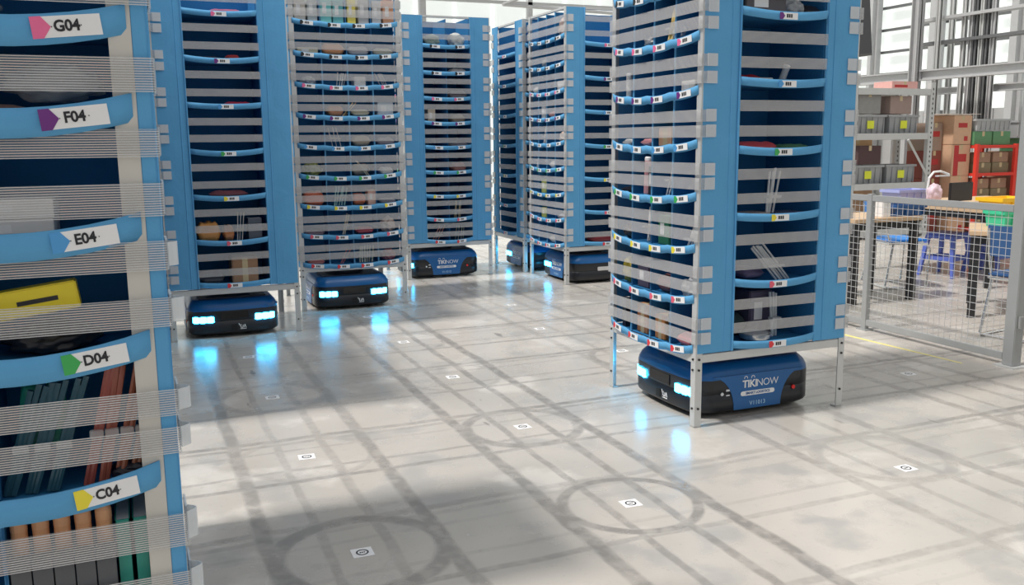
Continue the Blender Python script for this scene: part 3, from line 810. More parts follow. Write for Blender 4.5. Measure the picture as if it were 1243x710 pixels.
L3I(7, 2, g_packet, (.19, .13, .08, (.45, .45, .48)), 'grey packet')
L3I(7, 3, g_packet, (.18, .13, .07, (.50, .50, .42)), 'khaki packet')
L3I(6, 0, g_bag, (.12, .10, .08), 'clear crumpled bag')
L3I(6, 1, g_sticks, (.08, .1, .12, WH, 4, .2, .005), 'white rods', ds=.05)
L3I(6, 2, g_carton, (.10, .12, .08, WH, False), 'white small box')
L3I(6, 3, g_sticks, (.08, .1, .12, (.55, .55, .6), 4, -.3, .005), 'grey rods')
L3I(5, 1, g_packet, (.14, .12, .09, (.60, .28, .15)), 'rust packet')
L3I(5, 1, g_sticks, (.04, .1, .12, (.85, .6, .3), 3, .8, .004), 'orange slanted rods', ds=.07)
L3I(5, 3, g_carton, (.14, .12, .12, (.60, .68, .75), False), 'pale blue box')
L3I(5, 2, g_packet, (.16, .12, .06, CRM), 'cream packet')
L3I(4, 1, g_sticks, (.10, .1, .17, (.6, .6, .6), 3, -.2, .004), 'grey slanted rods')
L3I(4, 2, g_packet, (.16, .12, .09, (.45, .38, .30)), 'tan packet')
L3I(4, 3, g_packet, (.16, .12, .07, (.32, .30, .35)), 'dusky packet')
L3I(3, 0, g_bag, (.15, .11, .12, (.30, .34, .12)), 'olive green bag')
L3I(3, 2, g_packet, (.16, .10, .10, (.42, .36, .30)), 'light brown packet', depth=.075)
L3I(3, 2, g_sticks, (.04, .08, .14, CRM, 2, -.7, .005), 'cream slanted rods', ds=.05)
L3I(3, 3, g_packet, (.12, .12, .07, WH), 'white packet')
L3I(2, 0, g_packet, (.19, .13, .13, (.70, .18, .10)), 'orange red packet')
L3I(2, 1, g_sticks, (.11, .1, .17, (.35, .65, .65), 5, .2, .006), 'teal rods', kw={})
L3I(2, 2, g_packet, (.12, .13, .10, (.70, .20, .10)), 'orange packet', ds=-.04)
L3I(2, 2, g_carton, (.07, .1, .13, (.80, .50, .42), False), 'pink narrow box', ds=.07)
L3I(2, 3, g_packet, (.15, .12, .05, (.3, .3, .35)), 'grey packet')
L3I(1, 1, g_sticks, (.04, .1, .19, CRM, 2, .3, .006), 'cream slanted rods', ds=.03)
L3I(1, 3, g_bag, (.13, .11, .13, (.60, .48, .42)), 'beige crumpled bag')
L3I(1, 0, g_packet, (.16, .11, .05, (.25, .2, .25)), 'dark packet')
L3I(1, 2, g_packet, (.16, .12, .06, (.50, .10, .14)), 'crimson packet')
L3I(0, 2, g_sticks, (.13, .1, .15, (.45, .5, .45), 6, .12, .007), 'greenish grey rods')
L3I(0, 1, g_sticks, (.04, .1, .13, (.6, .2, .2), 2, .6, .004), 'red slanted rods')
L3I(0, 3, g_bag, (.12, .11, .10, (.40, .15, .18)), 'dusky red bag')
L3I(0, 0, g_packet, (.14, .11, .05, (.5, .2, .2)), 'dull red packet')
# two-column tower
def L4I(row, s, maker, args, desc, **k):
    put(podL4, '-y', ROWS2[row], s, .02, maker, args, f"{desc}, {'bottom' if row==0 else ORD[row]} row of tower above the side-on robot", **k)
L4I(8, -.135, g_bag, (.17, .15, .13, (.28, .36, .32)), 'grey green bag')
L4I(8, .135, g_bag, (.17, .15, .15, (.62, .64, .62)), 'pale grey bag')
L4I(7, .14, g_packet, (.18, .15, .06, (.5, .5, .5)), 'grey packet')
L4I(6, .135, g_packet, (.2, .15, .09, (.20, .18, .2)), 'dark packet')
L4I(5, -.17, g_carton, (.08, .12, .15, (.60, .52, .42), False), 'beige narrow box')
L4I(5, .13, g_packet, (.16, .15, .10, (.35, .28, .22)), 'brown packet')
L4I(4, .135, g_packet, (.2, .15, .06, (.25, .25, .3)), 'slate packet')
L4I(3, .13, g_packet, (.16, .15, .10, (.40, .18, .16)), 'reddish packet')
L4I(1, .10, g_sticks, (.09, .1, .20, (.70, .60, .40), 4, .1, .004), 'yellowish rods')
L4I(0, -.16, g_sticks, (.08, .1, .17, (.65, .30, .25), 3, .6, .004), 'red slanted rods')
L4I(0, .12, g_sticks, (.12, .1, .16, (.42, .46, .38), 4, .1, .004), 'grey green rods')
# middle tower
def L6I(row, c, maker, args, desc, **k):
    put(podL6, '-x', ROWS4[row], colS(podL6, c), .012, maker, args, f"{desc}, {'bottom' if row==0 else ORD[row]} row of tower left of the big right one", **k)
L6I(8, 3, g_bag, (.16, .12, .20, (.72, .55, .48)), 'pale pink bag')
L6I(7, 1, g_bag, (.13, .11, .10), 'clear bag')
L6I(6, 3, g_carton, (.15, .12, .10, WH, False), 'white box')
L6I(6, 0, g_packet, (.14, .12, .08, WH), 'white packet')
L6I(5, 2, g_packet, (.16, .12, .07, (.55, .3, .3)), 'dull red packet')
L6I(5, 1, g_carton, (.10, .12, .13, (.6, .62, .64), False), 'pale grey box')
L6I(4, 1, g_sticks, (.10, .1, .18, WH, 4, 0, .007), 'white upright rods')
L6I(4, 3, g_bag, (.14, .12, .12, (.75, .60, .52)), 'pinkish bag')
L6I(3, 2, g_packet, (.14, .12, .08, WH), 'white packet')
L6I(3, 0, g_sticks, (.08, .1, .20, WH, 3, .1, .008), 'white tall rods')
L6I(2, 1, g_carton, (.12, .12, .14, (.55, .60, .18), False), 'lime box')
L6I(1, 1, g_carton, (.12, .12, .10, (.55, .58, .15), False), 'lime small box')
L6I(1, 3, g_packet, (.15, .12, .06, (.4, .4, .45)), 'grey packet')
L6I(0, 2, g_packet, (.15, .12, .08, (.5, .5, .5)), 'light grey packet')
put(podL6, '-y', ROWSM[0], 0, .02, g_packet, (.30, .2, .07, (.35, .07, .08)), 'dark red pouch in the bottom wide bin of tower left of the big right one')
# foreground tower: shelves named by their labels
def L1I(row, s, maker, args, label, depth=.012, **k):
    put(podL1, '-x', L1R[row], s, depth, maker, args, label, **k)
L1I(6, .20, g_bag, (.13, .13, .06), 'crumpled clear plastic bag above the pink G04 label')
L1I(5, .335, g_bag, (.13, .12, .055), 'crumpled clear plastic bag lying above the purple F04 label', up=.030)
L1I(5, .235, g_packet, (.14, .14, .02, (.35, .22, .20)), 'flat reddish pouch left of the plastic bag on shelf F04')
L1I(4, .258, g_carton, (.125, .13, .030, (.78, .76, .74), False), 'lower white flat box on the shelf of the blue E04 label', name='flat_carton', up=.006)
L1I(4, .262, g_carton, (.12, .12, .028, (.80, .78, .76), False), 'upper white flat box stacked above the blue E04 label', name='flat_carton', up=.037)
L1I(3, .292, g_flat, (.112, .035, .042, (.82, .66, .03)), 'bright yellow box with a dark slot above the green D04 label', roll=-.13, up=.075)
L1I(3, .30, g_bag, (.13, .13, .045, (.025, .025, .03)), 'black crumpled bag under the yellow box on shelf D04')
for i in range(4):
    L1I(2, .335+.022*i, g_sticks, (.014, .02, .205, (.36, .09+.015*i, .07), 2, .22, .0048), ['leftmost', 'second', 'third', 'rightmost'][i]+' red plastic tube pack leaning on shelf C04', cat='tube pack', name='tube_pack')
for i in range(3):
    L1I(2, .225+.030*i, g_sticks, (.016, .02, .18, (.03, .10, .14), 3, .30, .005), ['leftmost', 'middle', 'rightmost'][i]+' black and blue tube pack leaning on shelf C04', cat='tube pack', name='tube_pack')
for i in range(2):
    L1I(2, .262+.035*i, g_packet, (.034, .02, .10, (.03, .35, .25)), ['left', 'right'][i]+' green packet between the tube packs on shelf C04', depth=.05, up=.07)
L1I(2, .40, g_bag, (.06, .05, .03, (.02, .02, .03)), 'small black pouch at the right end of shelf C04')
for i in range(5):
    o = L1I(1, .232+.030*i, g_tube, (.024, .03, .215, (.68, .34, .17)), ['leftmost', 'second', 'middle', 'fourth', 'rightmost'][i]+' orange tube with grey foot, row of five below the C04 label', kw={'cap': (.72, .38, .2)})
for i in range(5):
    L1I(1, .232+.030*i, g_carton, (.028, .012, .158, (.10, .105, .115), None), ['leftmost', 'second', 'middle', 'fourth', 'rightmost'][i]+' dark grey narrow box in front of the orange tubes below C04', depth=-.003)
for i in range(2):
    L1I(1, .379+.026*i, g_book, (.023, .12, .19, (.02, .30, .24)), ['left', 'right'][i]+' teal green book beside the orange tubes below the C04 label')
L1I(1, .418, g_sticks, (.022, .03, .15, (.5, .52, .55), 3, 0, .003), 'thin grey rods right of the teal books below C04')
L1I(1, .16, g_sticks, (.08, .04, .11, (.06, .06, .07), 6, .05, .005), 'black rods in the bin left of the orange tubes')
L1I(0, .30, g_packet, (.15, .12, .10, DRK), 'black pouch on the lowest shelf of the foreground tower')
# ------------------------------------------------------------------ fence
M_FGREY = mat('fence_grey', (.40, .41, .41), .45, .2)
M_WIRE = mat('wire_grey', (.62, .62, .62), .4, .3)
fx = 4.42
t = empty('mesh_fence', (fx, 2.2, 0)); tag(t, 'waist-high grey wire mesh fence at right, in front of the work tables', 'fence')
def fpanel(y0, y1):
    for z in (.035, .975):
        bm = NB(); bx(bm, -.016, .016, y0, y1, z, z+.045, .003); obj('frame_rail', bm, M_FGREY, t)
    bm = NB(); n = int((y1-y0)/.047)
    for i in range(1, n):
        y = y0+(y1-y0)*i/n; tube(bm, [(0, y, .07), (0, y, .985)], .0018, 5)
    for k in range(1, 19): z = .07+.915*k/19; tube(bm, [(.003, y0, z), (.003, y1, z)], .0018, 5)
    obj('wire_mesh', bm, M_WIRE, t)
fpanel(-1.19, 0.0); fpanel(.04, 1.6)
for y in (0.02, 1.62):
    bm = NB(); bx(bm, -.02, .02, y-.025, y+.025, .006, 1.03, .003); bx(bm, -.04, .04, y-.05, y+.05, 0, .008); obj('post', bm, M_FGREY, t)
t = empty('gate_post', (fx, .955, 0)); tag(t, 'tall grey steel gate post at the right edge, with a foot plate', 'post')
bm = NB(); bx(bm, -.038, .038, -.040, .040, .008, 2.6, .004); obj('post', bm, M_FGREY, t)
bm = NB(); bx(bm, -.07, .07, -.075, .075, 0, .009); obj('foot_plate', bm, M_METAL, t)
bm = NB(); bx(bm, -.02, .02, -.058, -.0405, .25, .33, .003); obj('hinge', bm, M_FGREY, t)
t = empty('mesh_gate', (fx, .865, 0)); tag(t, 'grey gate frame with low cross rail, cut by the right picture edge', 'gate')
bm = NB(); bx(bm, -.018, .018, -.05, -.01, .12, 2.0, .003); bx(bm, -.018, .018, -.9, -.86, .12, 2.0, .003)
for z in (.12, .30, .95, 1.96): bx(bm, -.018, .018, -.86, -.05, z, z+.04, .003)
obj('gate_frame', bm, M_FGREY, t)
bm = NB()
for i in range(1, 17): y = -.05-.81*i/17; tube(bm, [(0, y, .33), (0, y, 1.96)], .0018, 5)
for k in range(1, 32): z = .33+1.63*k/32; tube(bm, [(.003, -.86, z), (.003, -.05, z)], .0018, 5)
obj('wire_mesh', bm, M_WIRE, t)
# ------------------------------------------------------------------ work tables
M_WOOD = mat('pale_wood', (.62, .44, .28), .5, var=.15, scale=5)
M_LEG = mat('black_steel', (.02, .02, .022), .45)
def table(label, x0, x1, y0, y1, h, rz=0):
    t = empty('work_table', ((x0+x1)/2, (y0+y1)/2, 0), rz); tag(t, label, 'table', 'work tables behind the fence')
    w_, d_ = (x1-x0)/2, (y1-y0)/2
    bm = NB(); bx(bm, -w_, w_, -d_, d_, h-.035, h, .004); obj('table_top', bm, M_WOOD, t)
    for i, j in ((0, 0), (1, 0), (0, 1), (1, 1)):
        x, y = (-w_+.05, w_-.05)[i], (-d_+.05, d_-.05)[j]
        bm = NB(); bx(bm, x-.03, x+.03, y-.03, y+.03, 0, h-.036, .003); bx(bm, x-.04, x+.04, y-.04, y+.04, h-.046, h-.036); obj('leg', bm, M_LEG, t)
    bm = NB()
    for y in (-d_+.05, d_-.05): bx(bm, -w_+.08, w_-.08, y-.015, y+.015, h-.10, h-.04)
    for x in (-w_+.05, w_-.05): bx(bm, x-.015, x+.015, -d_+.08, d_-.08, h-.10, h-.04)
    obj('apron', bm, M_LEG, t)
table('left wooden work table with the blue crate on it, behind the fence', 5.03, 5.80, 3.02, 3.62, .75)
table('right front wooden work table with the green basket on it', 6.06-.45, 6.06+.45, 2.16-.40, 2.16+.40, .70, R_(-48.6))
table('rear long wooden work table carrying the black monitor', 6.82, 8.6, 3.15, 4.75, .75)
bm = NB(); bx(bm, -.04, .05, -.05, .05, .75, .905, .004); o = obj('white_box', bm, M_WHITE); o.location = (5.43, 3.13, 0)
tag(o, 'upright white box at the left end of the blue crate on the left table', 'box')
def crate(name, label, cat, loc, w_, d_, h, col, rim=.012, parts=None, rz=0, group=None):
    m_ = mat('plastic_%s' % '_'.join('%02x' % int(c*255) for c in col), col, .4)
    t = empty(name, loc, rz); tag(t, label, cat, group)
    bm = NB(); k = .88; th = .006
    A = [(-w_/2*k, -d_/2*k), (w_/2*k, -d_/2*k), (w_/2*k, d_/2*k), (-w_/2*k, d_/2*k)]; B = [(x/k, y/k) for x, y in A]
    vo = [bm.verts.new((x, y, 0)) for x, y in A]; vt = [bm.verts.new((x, y, h)) for x, y in B]
    vi = [bm.verts.new((x-math.copysign(th, x), y-math.copysign(th, y), h)) for x, y in B]; vb = [bm.verts.new((x-math.copysign(th, x), y-math.copysign(th, y), th)) for x, y in A]
    bm.faces.new(vo[::-1]); bm.faces.new(vb)
    for P_, Q_ in ((vo, vt), (vt, vi), (vi, vb)):
        for i in range(4): bm.faces.new((P_[i], P_[(i+1) % 4], Q_[(i+1) % 4], Q_[i]))
    obj('shell', bm, m_, t)
    bm = NB()
    for s in (-1, 1):
        bx(bm, -w_/2-rim, w_/2+rim, *sorted((s*d_/2, s*(d_/2+rim))), h-.03, h); bx(bm, *sorted((s*w_/2, s*(w_/2+rim))), -d_/2, d_/2, h-.03, h)
    n = max(3, int(w_/.1))
    for i in range(n+1):
        x = -w_/2*.93+w_*.93*i/n; bx(bm, x-.006, x+.006, -d_/2*1.0-.004, -d_/2*.9, h*.10, h-.03)
    obj('rim', bm, m_, t)
    if parts: parts(t)
    return t
crate('plastic_crate', 'dark blue plastic crate on the left work table', 'crate', (5.72, 3.20, .751), .34, .22, .10, (.02, .10, .30))
crate('storage_box', 'lilac blue storage box at the left end of the rear table', 'box', (7.12, 4.52, .751), .44, .26, .13, (.42, .46, .78))
def sunp(t):
    bm = NB()
    pts = []
    for i in range(24):
        a = 2*pi*i/24; r = .045 if i % 2 else .030; pts.append((r*cos(a), .07+r*sin(a)))
    prism(bm, pts, 1, -.092, -.088); obj('yellow_print', bm, mat('print_yellow', (.8, .75, .05), .5), t)
    bm = NB(); prism(bm, [(.018*cos(2*pi*i/14), .07+.018*sin(2*pi*i/14)) for i in range(14)], 1, -.094, -.090); obj('orange_print', bm, mat('print_orange', (.8, .2, .03), .5), t)
crate('plastic_basket', 'mint green plastic basket with a yellow flower print', 'basket', (6.07, 2.40, .701), .30, .19, .135, (.06, .62, .36), parts=sunp)
crate('plastic_tray', 'bright yellow plastic tray above the green basket', 'tray', (6.05, 2.42, .851), .34, .24, .09, (.95, .58, .02))
# monitor and lamp on the rear table
t = empty('monitor', (7.40, 4.05, .75), R_(8)); tag(t, 'black monitor seen from behind on the rear table', 'monitor')
bm = NB(); bx(bm, -.19, .19, -.015, .015, .02, .215, .006); obj('screen_housing', bm, M_LEG, t)
bm = NB(); bx(bm, -.09, .09, -.05, .08, 0, .012, .003); bx(bm, -.02, .02, .01, .03, .012, .10, .002); obj('stand', bm, M_LEG, t)
t = empty('desk_lamp', (7.17, 4.26, .75)); tag(t, 'small lamp with a curved white arm beside the black monitor', 'lamp')
bm = NB(); tube(bm, [(0, 0, 0), (0, 0, .015)], .05, 20); obj('lamp_base', bm, M_LEG, t)
bm = NB(); tube(bm, [(.0, 0, .01), (-.02, 0, .12), (0, 0, .26), (.06, 0, .32), (.16, 0, .325), (.28, 0, .29)], .012, 8); obj('lamp_arm', bm, M_WHITE, t)
bm = NB(); bx(bm, .10, .28, -.02, .02, .268, .284, .004); obj('lamp_head', bm, M_WHITE, t)
# pale crumpled wrap beside monitor
o, _ = g_bag(.16, .12, .20, (.72, .55, .62)); o.location = (7.06, 4.02, .751); o.name = 'plastic_wrap'; tag(o, 'pinkish crumpled plastic wrap left of the black monitor', 'plastic wrap')
# chairs
M_CHR = mat('chrome_tube', (.7, .7, .7), .2, .9); M_SEAT = mat('seat_blue', (.03, .25, .70), .45); M_SEAT2 = mat('seat_navy', (.04, .12, .30), .5)
def sled_chair(label, x, y, rz, sm):
    t = empty('stacking_chair', (x, y, 0), rz); tag(t, label, 'chair', 'tube-framed chairs at the work tables')
    for s in (-1, 1):
        bm = NB(); tube(bm, [(s*.20, .20, .44), (s*.215, -.19, .43), (s*.22, -.215, .38), (s*.225, -.20, .03), (s*.225, -.17, .013), (s*.225, .20, .013), (s*.22, .225, .03), (s*.20, .15, .44)], .011, 8)
        obj('leg_frame', bm, M_CHR, t)
    bm = NB(); tube(bm, [(-.225, .20, .013), (.225, .20, .013)], .010, 8); obj('cross_bar', bm, M_CHR, t)
    bm = NB(); tube(bm, [(-.2, .18, .43), (.2, .18, .43)], .010, 8); obj('cross_bar', bm, M_CHR, t)
    bm = NB(); bx(bm, -.21, .21, -.20, .20, .45, .475, .010); obj('seat', bm, sm, t)
    for s in (-1, 1):
        bm = NB(); tube(bm, [(s*.19, .18, .44), (s*.19, .235, .62), (s*.185, .26, .80)], .010, 8); obj('back_post', bm, M_CHR, t)
    bm = NB(); n = 8; r0 = []
    for i in range(n+1):
        u = i/n*2-1; r0.append([bm.verts.new((u*.20, yy+.03*(1-u*u), zz)) for yy, zz in ((.215, .60), (.228, .60), (.258, .82), (.245, .82))])
    for A, B in zip(r0, r0[1:]):
        for k in range(4): bm.faces.new((A[k], A[(k+1) % 4], B[(k+1) % 4], B[k]))
    bm.faces.new(r0[0]); bm.faces.new(r0[-1][::-1]); obj('backrest', bm, sm, t)
sled_chair('chair with a bright blue seat under the left work table', 6.22, 3.72, R_(75), M_SEAT)
sled_chair('chair with chrome tube legs by the right work table, cut by the gate post', 5.25, 1.50, R_(100), M_SEAT2)
sled_chair('chair half hidden behind the big right tower, left of the fence post', 5.6, 4.15, R_(150), M_SEAT2)
# blue plastic stools
M_STO = mat('stool_blue', (.12, .17, .55), .4)
for x, y, lab in ((7.72, 3.90, 'violet blue plastic stool under the rear table, the right one'), (7.20, 4.0, 'violet blue plastic stool under the rear table, the left one')):
    t = empty('plastic_stool', (x, y, 0), R_(12)); tag(t, lab, 'stool', 'blue plastic stools')
    bm = NB(); bx(bm, -.15, .15, -.15, .15, .43, .455, .008); bx(bm, -.155, .155, -.155, .155, .395, .43, .006); obj('seat', bm, M_STO, t)
    for sx in (-1, 1):
        for sy in (-1, 1):
            bm = NB(); tube(bm, [(sx*.185, sy*.185, 0), (sx*.135, sy*.135, .40)], [.022, .030], 4); obj('leg', bm, M_STO, t)
    bm = NB()
    for s in (-1, 1): bx(bm, -.15, .15, s*.155-.006, s*.155+.006, .17, .21); bx(bm, s*.155-.006, s*.155+.006, -.15, .15, .17, .21)
    obj('brace', bm, M_STO, t)
# ------------------------------------------------------------------ tote rack
M_BEAM = mat('rack_grey', (.60, .61, .60), .45, .1)
t = empty('storage_rack', (9.35, 7.3, 0)); tag(t, 'pale grey steel rack of grey totes behind the work tables', 'rack')
rx = (-.72, .70)
for x in rx:
    for y in (-.3, .3):
        bm = NB(); bx(bm, x-.045, x+.045, y-.035, y+.035, .004, 2.2, .003); bx(bm, x-.07, x+.07, y-.06, y+.06, 0, .006)
        for k in range(30): bx(bm, x-.008, x+.008, y-.037, y-.034, .12+k*.068, .12+k*.068+.03, mi=1)
        obj('upright', bm, None, t, mats=[M_BEAM, M_LEG])
for z in (.10, .76, 1.46, 2.08):
    bm = NB()
    for y in (-.335, .30): bx(bm, rx[0]+.046, rx[1]-.046, y, y+.035, z-.06, z+.03, .003)
    bx(bm, rx[0]+.046, rx[1]-.046, -.298, .298, z-.01, z+.005); obj('shelf_beam', bm, M_BEAM, t)
bm = NB(); tube(bm, [(.25, -.36, 1.40), (.64, -.36, .90)], .02, 4); tube(bm, [(.66, -.30, .15), (.66, .30, .70)], .012, 6); obj('brace', bm, M_BEAM, t)
def ylab(t):
    bm = NB(); bx(bm, -.06, .06, -.214, -.208, .09, .20); obj('yellow_label', bm, mat('label_yellow', (.80, .85, .05), .5), t)
GR = (.36, .37, .38)
for z, nm in ((.766, 'lower'), (1.466, 'upper')):
    for x, sd_ in ((8.99, 'left'), (9.60, 'middle')):
        crate('grey_tote', f'{sd_} grey tote with a yellow label on the {nm} level of the rack', 'tote', (x, 7.25, z), .54, .40, .28, GR, rim=.018, parts=ylab, group='grey totes with yellow labels')
for z, x, w_, h, c, lab in ((1.07, 9.0, .5, .30, (.10, .07, .07), 'dark maroon box on the lower totes of the rack'),):
    pass
def carton(label, x, y, z, w_, d_, h, c=(.60, .36, .22), pr=None, rz=0, name='carton'):
    t = empty(name, (x, y, z), rz); tag(t, label, 'box')
    bm = NB(); bx(bm, -w_/2, w_/2, -d_/2, d_/2, 0, h, .004); obj('body', bm, cmat(c, .75), t)
    bm = NB(); bx(bm, -w_/2, w_/2, -.025, .025, h, h+.001); bx(bm, -.025, .025, -d_/2-.001, -d_/2, h-.07, h); obj('tape', bm, M_TAPE, t)
    if pr:
        bm = NB()
        for a, b, c0, c1 in pr: bx(bm, -w_/2+w_*a, -w_/2+w_*b, -d_/2-.0015, -d_/2-.0002, h*c0, h*c1)
        obj('red_print', bm, mat('print_red', (.50, .04, .04), .6), t)
    return t
P1 = [(.25, .75, .58, .74), (.60, .80, .12, .28)]; P2 = [(.10, .36, 0, .98), (.36, .80, .45, .70)]
for i, (z, pr, lb) in enumerate(((0.0, P1, 'lowest'), (.43, P1, 'second'), (.86, P2, 'third'), (1.32, P1, 'topmost'))):
    carton(f'{lb} tan carton of the tall stack between rack and red cage', 10.755, 7.25, z+.02*0, .36, .42, .428 if i < 2 else (.455 if i == 2 else .42), (.66, .42, .27), pr)
for i, lb in enumerate(('lowest', 'second', 'third', 'topmost')):
    carton(f'{lb} dark red carton of the stack between rack and tan cartons', 10.42, 7.42, .41*i, .27, .4, .408, (.30, .08, .06) if i < 3 else (.38, .28, .22), [(.2, .8, .5, .7)])
carton('flat pink and white carton on top of the rack', 9.62, 7.25, 2.096, .48, .35, .12, (.75, .42, .38), [(.1, .6, .3, .6)])
carton('large tan carton behind the rack at left, seen between its levels', 9.45, 7.95, .86, .55, .40, .55, (.60, .38, .20), [(.55, .95, .1, .8)])
carton('large tan carton under the one seen between the rack levels', 9.45, 7.95, .0, .6, .45, .858, (.50, .32, .20))
bm = NB(); bx(bm, -.22, .22, -.2, .2, 0, .012); bx(bm, -.30, .40, -.22, .2, .013, .022, .003); o = obj('white_tray', bm, mat('off_white', (.75, .68, .62), .5)); o.location = (10.70, 7.25, 1.742)
tag(o, 'flat off-white tray on top of the tan carton stack', 'tray')
for x, z, h, c, lab in ((9.0, 1.06, .26, (.09, .05, .05), 'dark maroon folded box lying across the lower left tote'), (8.95, 1.76, .30, (.30, .30, .29), 'grey machine housing on the upper left tote'),
                        (9.52, 1.76, .25, (.36, .27, .24), 'dull brown box on the upper middle tote')):
    carton(lab, x, 7.2, z, .40, .34, h, c)
# white angle bracket and black cap on the rack
o, _ = g_bag(.07, .2, .10, (.72, .74, .76)); o.location = (9.93, 7.2, 1.47); o.name = 'cloth_bundle'; tag(o, 'white cloth bundle beside the upper middle tote', 'cloth')
# red stacking cage with parcels
M_RED = mat('red_steel', (.78, .06, .04), .4)
t = empty('red_cage', (11.37, 7.25, 0)); tag(t, 'red steel stacking cage holding brown parcels', 'cage')
for x in (-.40, .40):
    for y in (-.3, .3):
        bm = NB(); bx(bm, x-.028, x+.028, y-.028, y+.028, 0, 1.32, .003); obj('cage_post', bm, M_RED, t)
for z in (.06, .48, .87, 1.28):
    bm = NB()
    for y in (-.3, .3): bx(bm, -.372, .372, y-.022, y+.022, z-.022, z+.022, .002)
    for x in (-.4, .4): bx(bm, x-.022, x+.022, -.272, .272, z-.022, z+.022, .002)
    if z < 1.2: bx(bm, -.37, .37, -.27, .27, z-.008, z)
    obj('cage_rail', bm, M_RED, t)
for i, z in enumerate((.062, .482, .872)):
    for j, x in enumerate((-.19, .18)):
        carton(f"{['left', 'right'][j]} olive brown parcel on the {['lowest', 'middle', 'upper'][i]} tier of the red cage", 11.37+x, 7.2, z, .34, .38, .17, (.26, .22, .13), name='parcel')
        carton(f"{['left', 'right'][j]} brown parcel stacked on the {['lowest', 'middle', 'upper'][i]} tier of the red cage", 11.37+x, 7.2, z+.172, .32, .36, .15, (.38, .24, .16), name='parcel')
carton('brown carton stack half behind the gate post, right of the red cage', 12.15, 7.3, 0, .5, .5, 1.2, (.34, .20, .13))
for j, x in enumerate((11.135, 11.52, 12.15)):
    carton(f"{['left', 'middle', 'right'][j]} green wrapped parcel on top of the red cage row", x, 7.2, 1.305 if j < 2 else 1.202, .36, .4, .20, (.13, .32, .16), [], name='green_parcel')
crate('grey_tote', 'long light grey tote on the green wrapped parcels', 'tote', (11.32, 7.2, 1.508), .72, .42, .18, (.45, .47, .48), rim=.015, group='grey totes with yellow labels')
crate('grey_tote', 'small grey tote with a yellow label at the right end of the green parcels', 'tote', (12.02, 7.2, 1.405), .34, .40, .26, GR, rim=.015, parts=ylab, group='grey totes with yellow labels')
# ------------------------------------------------------------------ the hall
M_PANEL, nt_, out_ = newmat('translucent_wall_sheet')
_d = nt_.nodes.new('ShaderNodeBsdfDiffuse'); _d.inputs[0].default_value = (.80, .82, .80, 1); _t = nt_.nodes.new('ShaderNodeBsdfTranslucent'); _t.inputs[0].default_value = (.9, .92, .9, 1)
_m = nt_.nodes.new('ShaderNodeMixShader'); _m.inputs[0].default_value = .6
nt_.links.new(_d.outputs[0], _m.inputs[1]); nt_.links.new(_t.outputs[0], _m.inputs[2]); _e = nt_.nodes.new('ShaderNodeEmission'); _e.inputs[0].default_value = (.96, .98, .96, 1); _e.inputs[1].default_value = .30  # added emission stands in for daylight coming through the wall sheets
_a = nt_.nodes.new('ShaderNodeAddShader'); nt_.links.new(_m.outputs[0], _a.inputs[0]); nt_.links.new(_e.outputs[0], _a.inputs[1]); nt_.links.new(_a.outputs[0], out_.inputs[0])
M_GSHEET = mat('grey_sheet', (.42, .42, .42), .5, var=.12, scale=3)
M_STL = mat('steel_grey', (.50, .505, .51), .5, .1)
M_DST = mat('dark_steel', (.14, .145, .15), .5)
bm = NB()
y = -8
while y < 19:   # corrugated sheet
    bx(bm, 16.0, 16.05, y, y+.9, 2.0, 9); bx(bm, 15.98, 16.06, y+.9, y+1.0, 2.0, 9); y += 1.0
struct(obj('glowing_wall_sheet_1', bm, M_PANEL))  # right wall sheeting, brightened by the emission in its material
bm = NB(); bx(bm, 15.96, 16.06, -8, 19, 0, 2.0)
for i in range(60): bx(bm, 15.93, 15.97, -8+i*.45, -8+i*.45+.2, 0, 2.0)
struct(obj('wall_right', bm, M_GSHEET))
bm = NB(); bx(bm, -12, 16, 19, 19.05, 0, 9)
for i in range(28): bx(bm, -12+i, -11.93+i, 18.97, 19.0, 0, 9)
struct(obj('glowing_wall_sheet_2', bm, M_PANEL))  # back wall sheeting with the same added glow
ntrim = [0]
def trim(bm, m):
    ntrim[0] += 1; o = obj('trim_%d' % ntrim[0], bm, m); struct(o)
for z in (2.85, 3.35, 3.85, 4.35, 4.9):     # girts along the right wall
    bm = NB(); bx(bm, 15.85, 15.93, -8, 18.9, z, z+.055); trim(bm, M_DST)
for y, w_ in ((14.0, .10), (12.2, .16), (10.2, .16), (6.5, .25), (2, .25)):
    bm = NB(); bx(bm, 15.5, 15.8, y-w_/2, y+w_/2, 0, 8.5); bx(bm, 15.62, 15.68, y-w_, y+w_, 0, 8.5); trim(bm, M_STL)
def ibeam(x, y0, y1, z, h, b, m):
    bm = NB(); bx(bm, x-b/2, x+b/2, y0, y1, z, z+.02); bx(bm, x-b/2, x+b/2, y0, y1, z+h-.02, z+h); bx(bm, x-.01, x+.01, y0, y1, z, z+h); trim(bm, m)
ibeam(12, -6, 16, 2.38, .17, .14, M_STL); ibeam(12.6, -6, 16, 2.16, .12, .12, M_STL); ibeam(13.4, -6, 16, 2.52, .12, .12, M_STL)
def col(x, y, w_, z0, z1, m):
    bm = NB(); bx(bm, x-w_/2, x+w_/2, y-w_/2, y-w_/2+.015, z0, z1); bx(bm, x-w_/2, x+w_/2, y+w_/2-.015, y+w_/2, z0, z1); bx(bm, x-.01, x+.01, y-w_/2, y+w_/2, z0, z1); trim(bm, m)
col(11.9, 9.12, .15, 0, 8, M_STL); col(12.2, 8.95, .07, 0, 8, M_BEAM); col(13, 9.4, .08, 0, 8, M_BEAM)
for y_, m_ in ((8.60, M_BEAM), (8.45, M_STL), (8.36, M_DST), (8.24, M_BEAM), (8.15, M_DST), (8.02, M_STL), (7.2, M_BEAM)):
    col(12.4, y_, .07, 0, 3.9, m_)
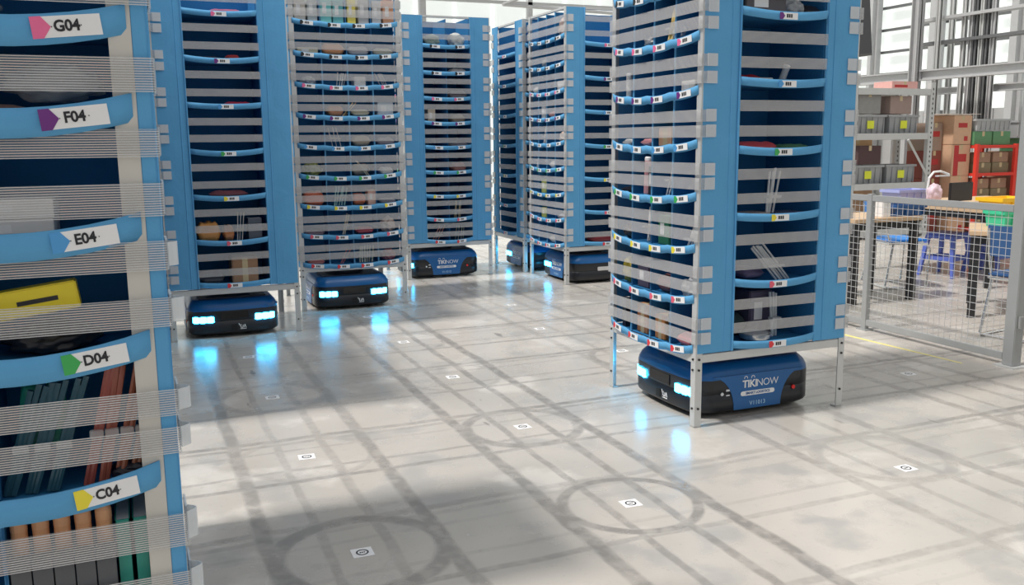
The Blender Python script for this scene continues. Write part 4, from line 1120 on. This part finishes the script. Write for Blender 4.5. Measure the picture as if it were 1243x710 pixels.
for z in (3.0, 3.4, 3.85):
    bm = NB(); bx(bm, 12.3, 12.5, 2, 9.6, z, z+.05); trim(bm, M_STL if z > 3.2 else M_DST)
bm = NB(); tube(bm, [(12.2, 10.80, 4.4), (12.2, 10.62, 2.95)], .17, 4); trim(bm, mat('charcoal_steel', (.045, .047, .05), .5))
bm = NB(); bx(bm, -12, 16, 18.5, 18.6, 4.75, 4.82); bx(bm, 6.0, 6.15, 18.5, 18.65, 0, 9); bx(bm, 8.8, 8.92, 18.5, 18.65, 0, 9); trim(bm, M_STL)
bm = NB(); tube(bm, [(7.5, 17, 4.5), (10.5, 17, 5.6)], .04, 6); tube(bm, [(7.5, 17, 4.5), (10.5, 17, 4.42)], .04, 6); trim(bm, M_STL)
# hung machine housings and panels on the steel deck
for y0, y1, z0, z1, m_, nm in ((6.6, 7.5, 1.5, 2.3, M_GSHEET, 'curtain_panel'), (5.6, 6.5, 1.4, 2.35, M_GSHEET, 'curtain_panel')):
    bm = NB()
    for i in range(9):
        yy = y0+(y1-y0)*i/9; bx(bm, 12.9+.03*(i % 2), 12.93+.03*(i % 2), yy, yy+(y1-y0)/9-.003, 0, z1)
    trim(bm, m_)


# ------------------------------------------------------------------ light
w = bpy.data.worlds.new('daylight'); SC.world = w; w.use_nodes = True
bg = w.node_tree.nodes['Background']; bg.inputs[1].default_value = .66
_g = w.node_tree.nodes.new('ShaderNodeTexCoord'); _s = w.node_tree.nodes.new('ShaderNodeSeparateXYZ'); _r = w.node_tree.nodes.new('ShaderNodeValToRGB')
w.node_tree.links.new(_g.outputs['Generated'], _s.inputs[0]); w.node_tree.links.new(_s.outputs[2], _r.inputs[0]); w.node_tree.links.new(_r.outputs[0], bg.inputs[0])
_r.color_ramp.elements[0].position = 0; _r.color_ramp.elements[0].color = (.50, .52, .54, 1); _r.color_ramp.elements[1].position = .75; _r.color_ramp.elements[1].color = (1, 1, 1, 1)
sd = bpy.data.lights.new('sun', 'SUN'); sun = bpy.data.objects.new('sun', sd); COL.objects.link(sun)
sd.energy = 3.2; sd.angle = R_(5.5); sd.color = (1.0, .95, .90)
d = Vector((cos(R_(60)), 0.0, -sin(R_(60)))); sun.rotation_euler = d.to_track_quat('-Z', 'Y').to_euler(); sun.location = (-3, 1, 6)
SC.view_settings.view_transform = 'Standard'; SC.view_settings.look = 'None'
SC.view_settings.gamma = 1; SC.view_settings.exposure = 0.0; SC.view_settings.use_curve_mapping = False

for lx, ly in ((.2, 2.4), (2.6, 3.0)):  # added fill lights without fixtures, to brighten the far tower fronts
    ld = bpy.data.lights.new('far_tower_fill', 'AREA'); lo = bpy.data.objects.new('far_tower_fill', ld); COL.objects.link(lo)
    ld.shape = 'RECTANGLE'; ld.size = 1.5; ld.size_y = .4; ld.energy = 24; ld.color = (1, .98, .96)
    lo.location = (lx, ly, 5.0); lo.rotation_euler = (R_(25), 0, 0)
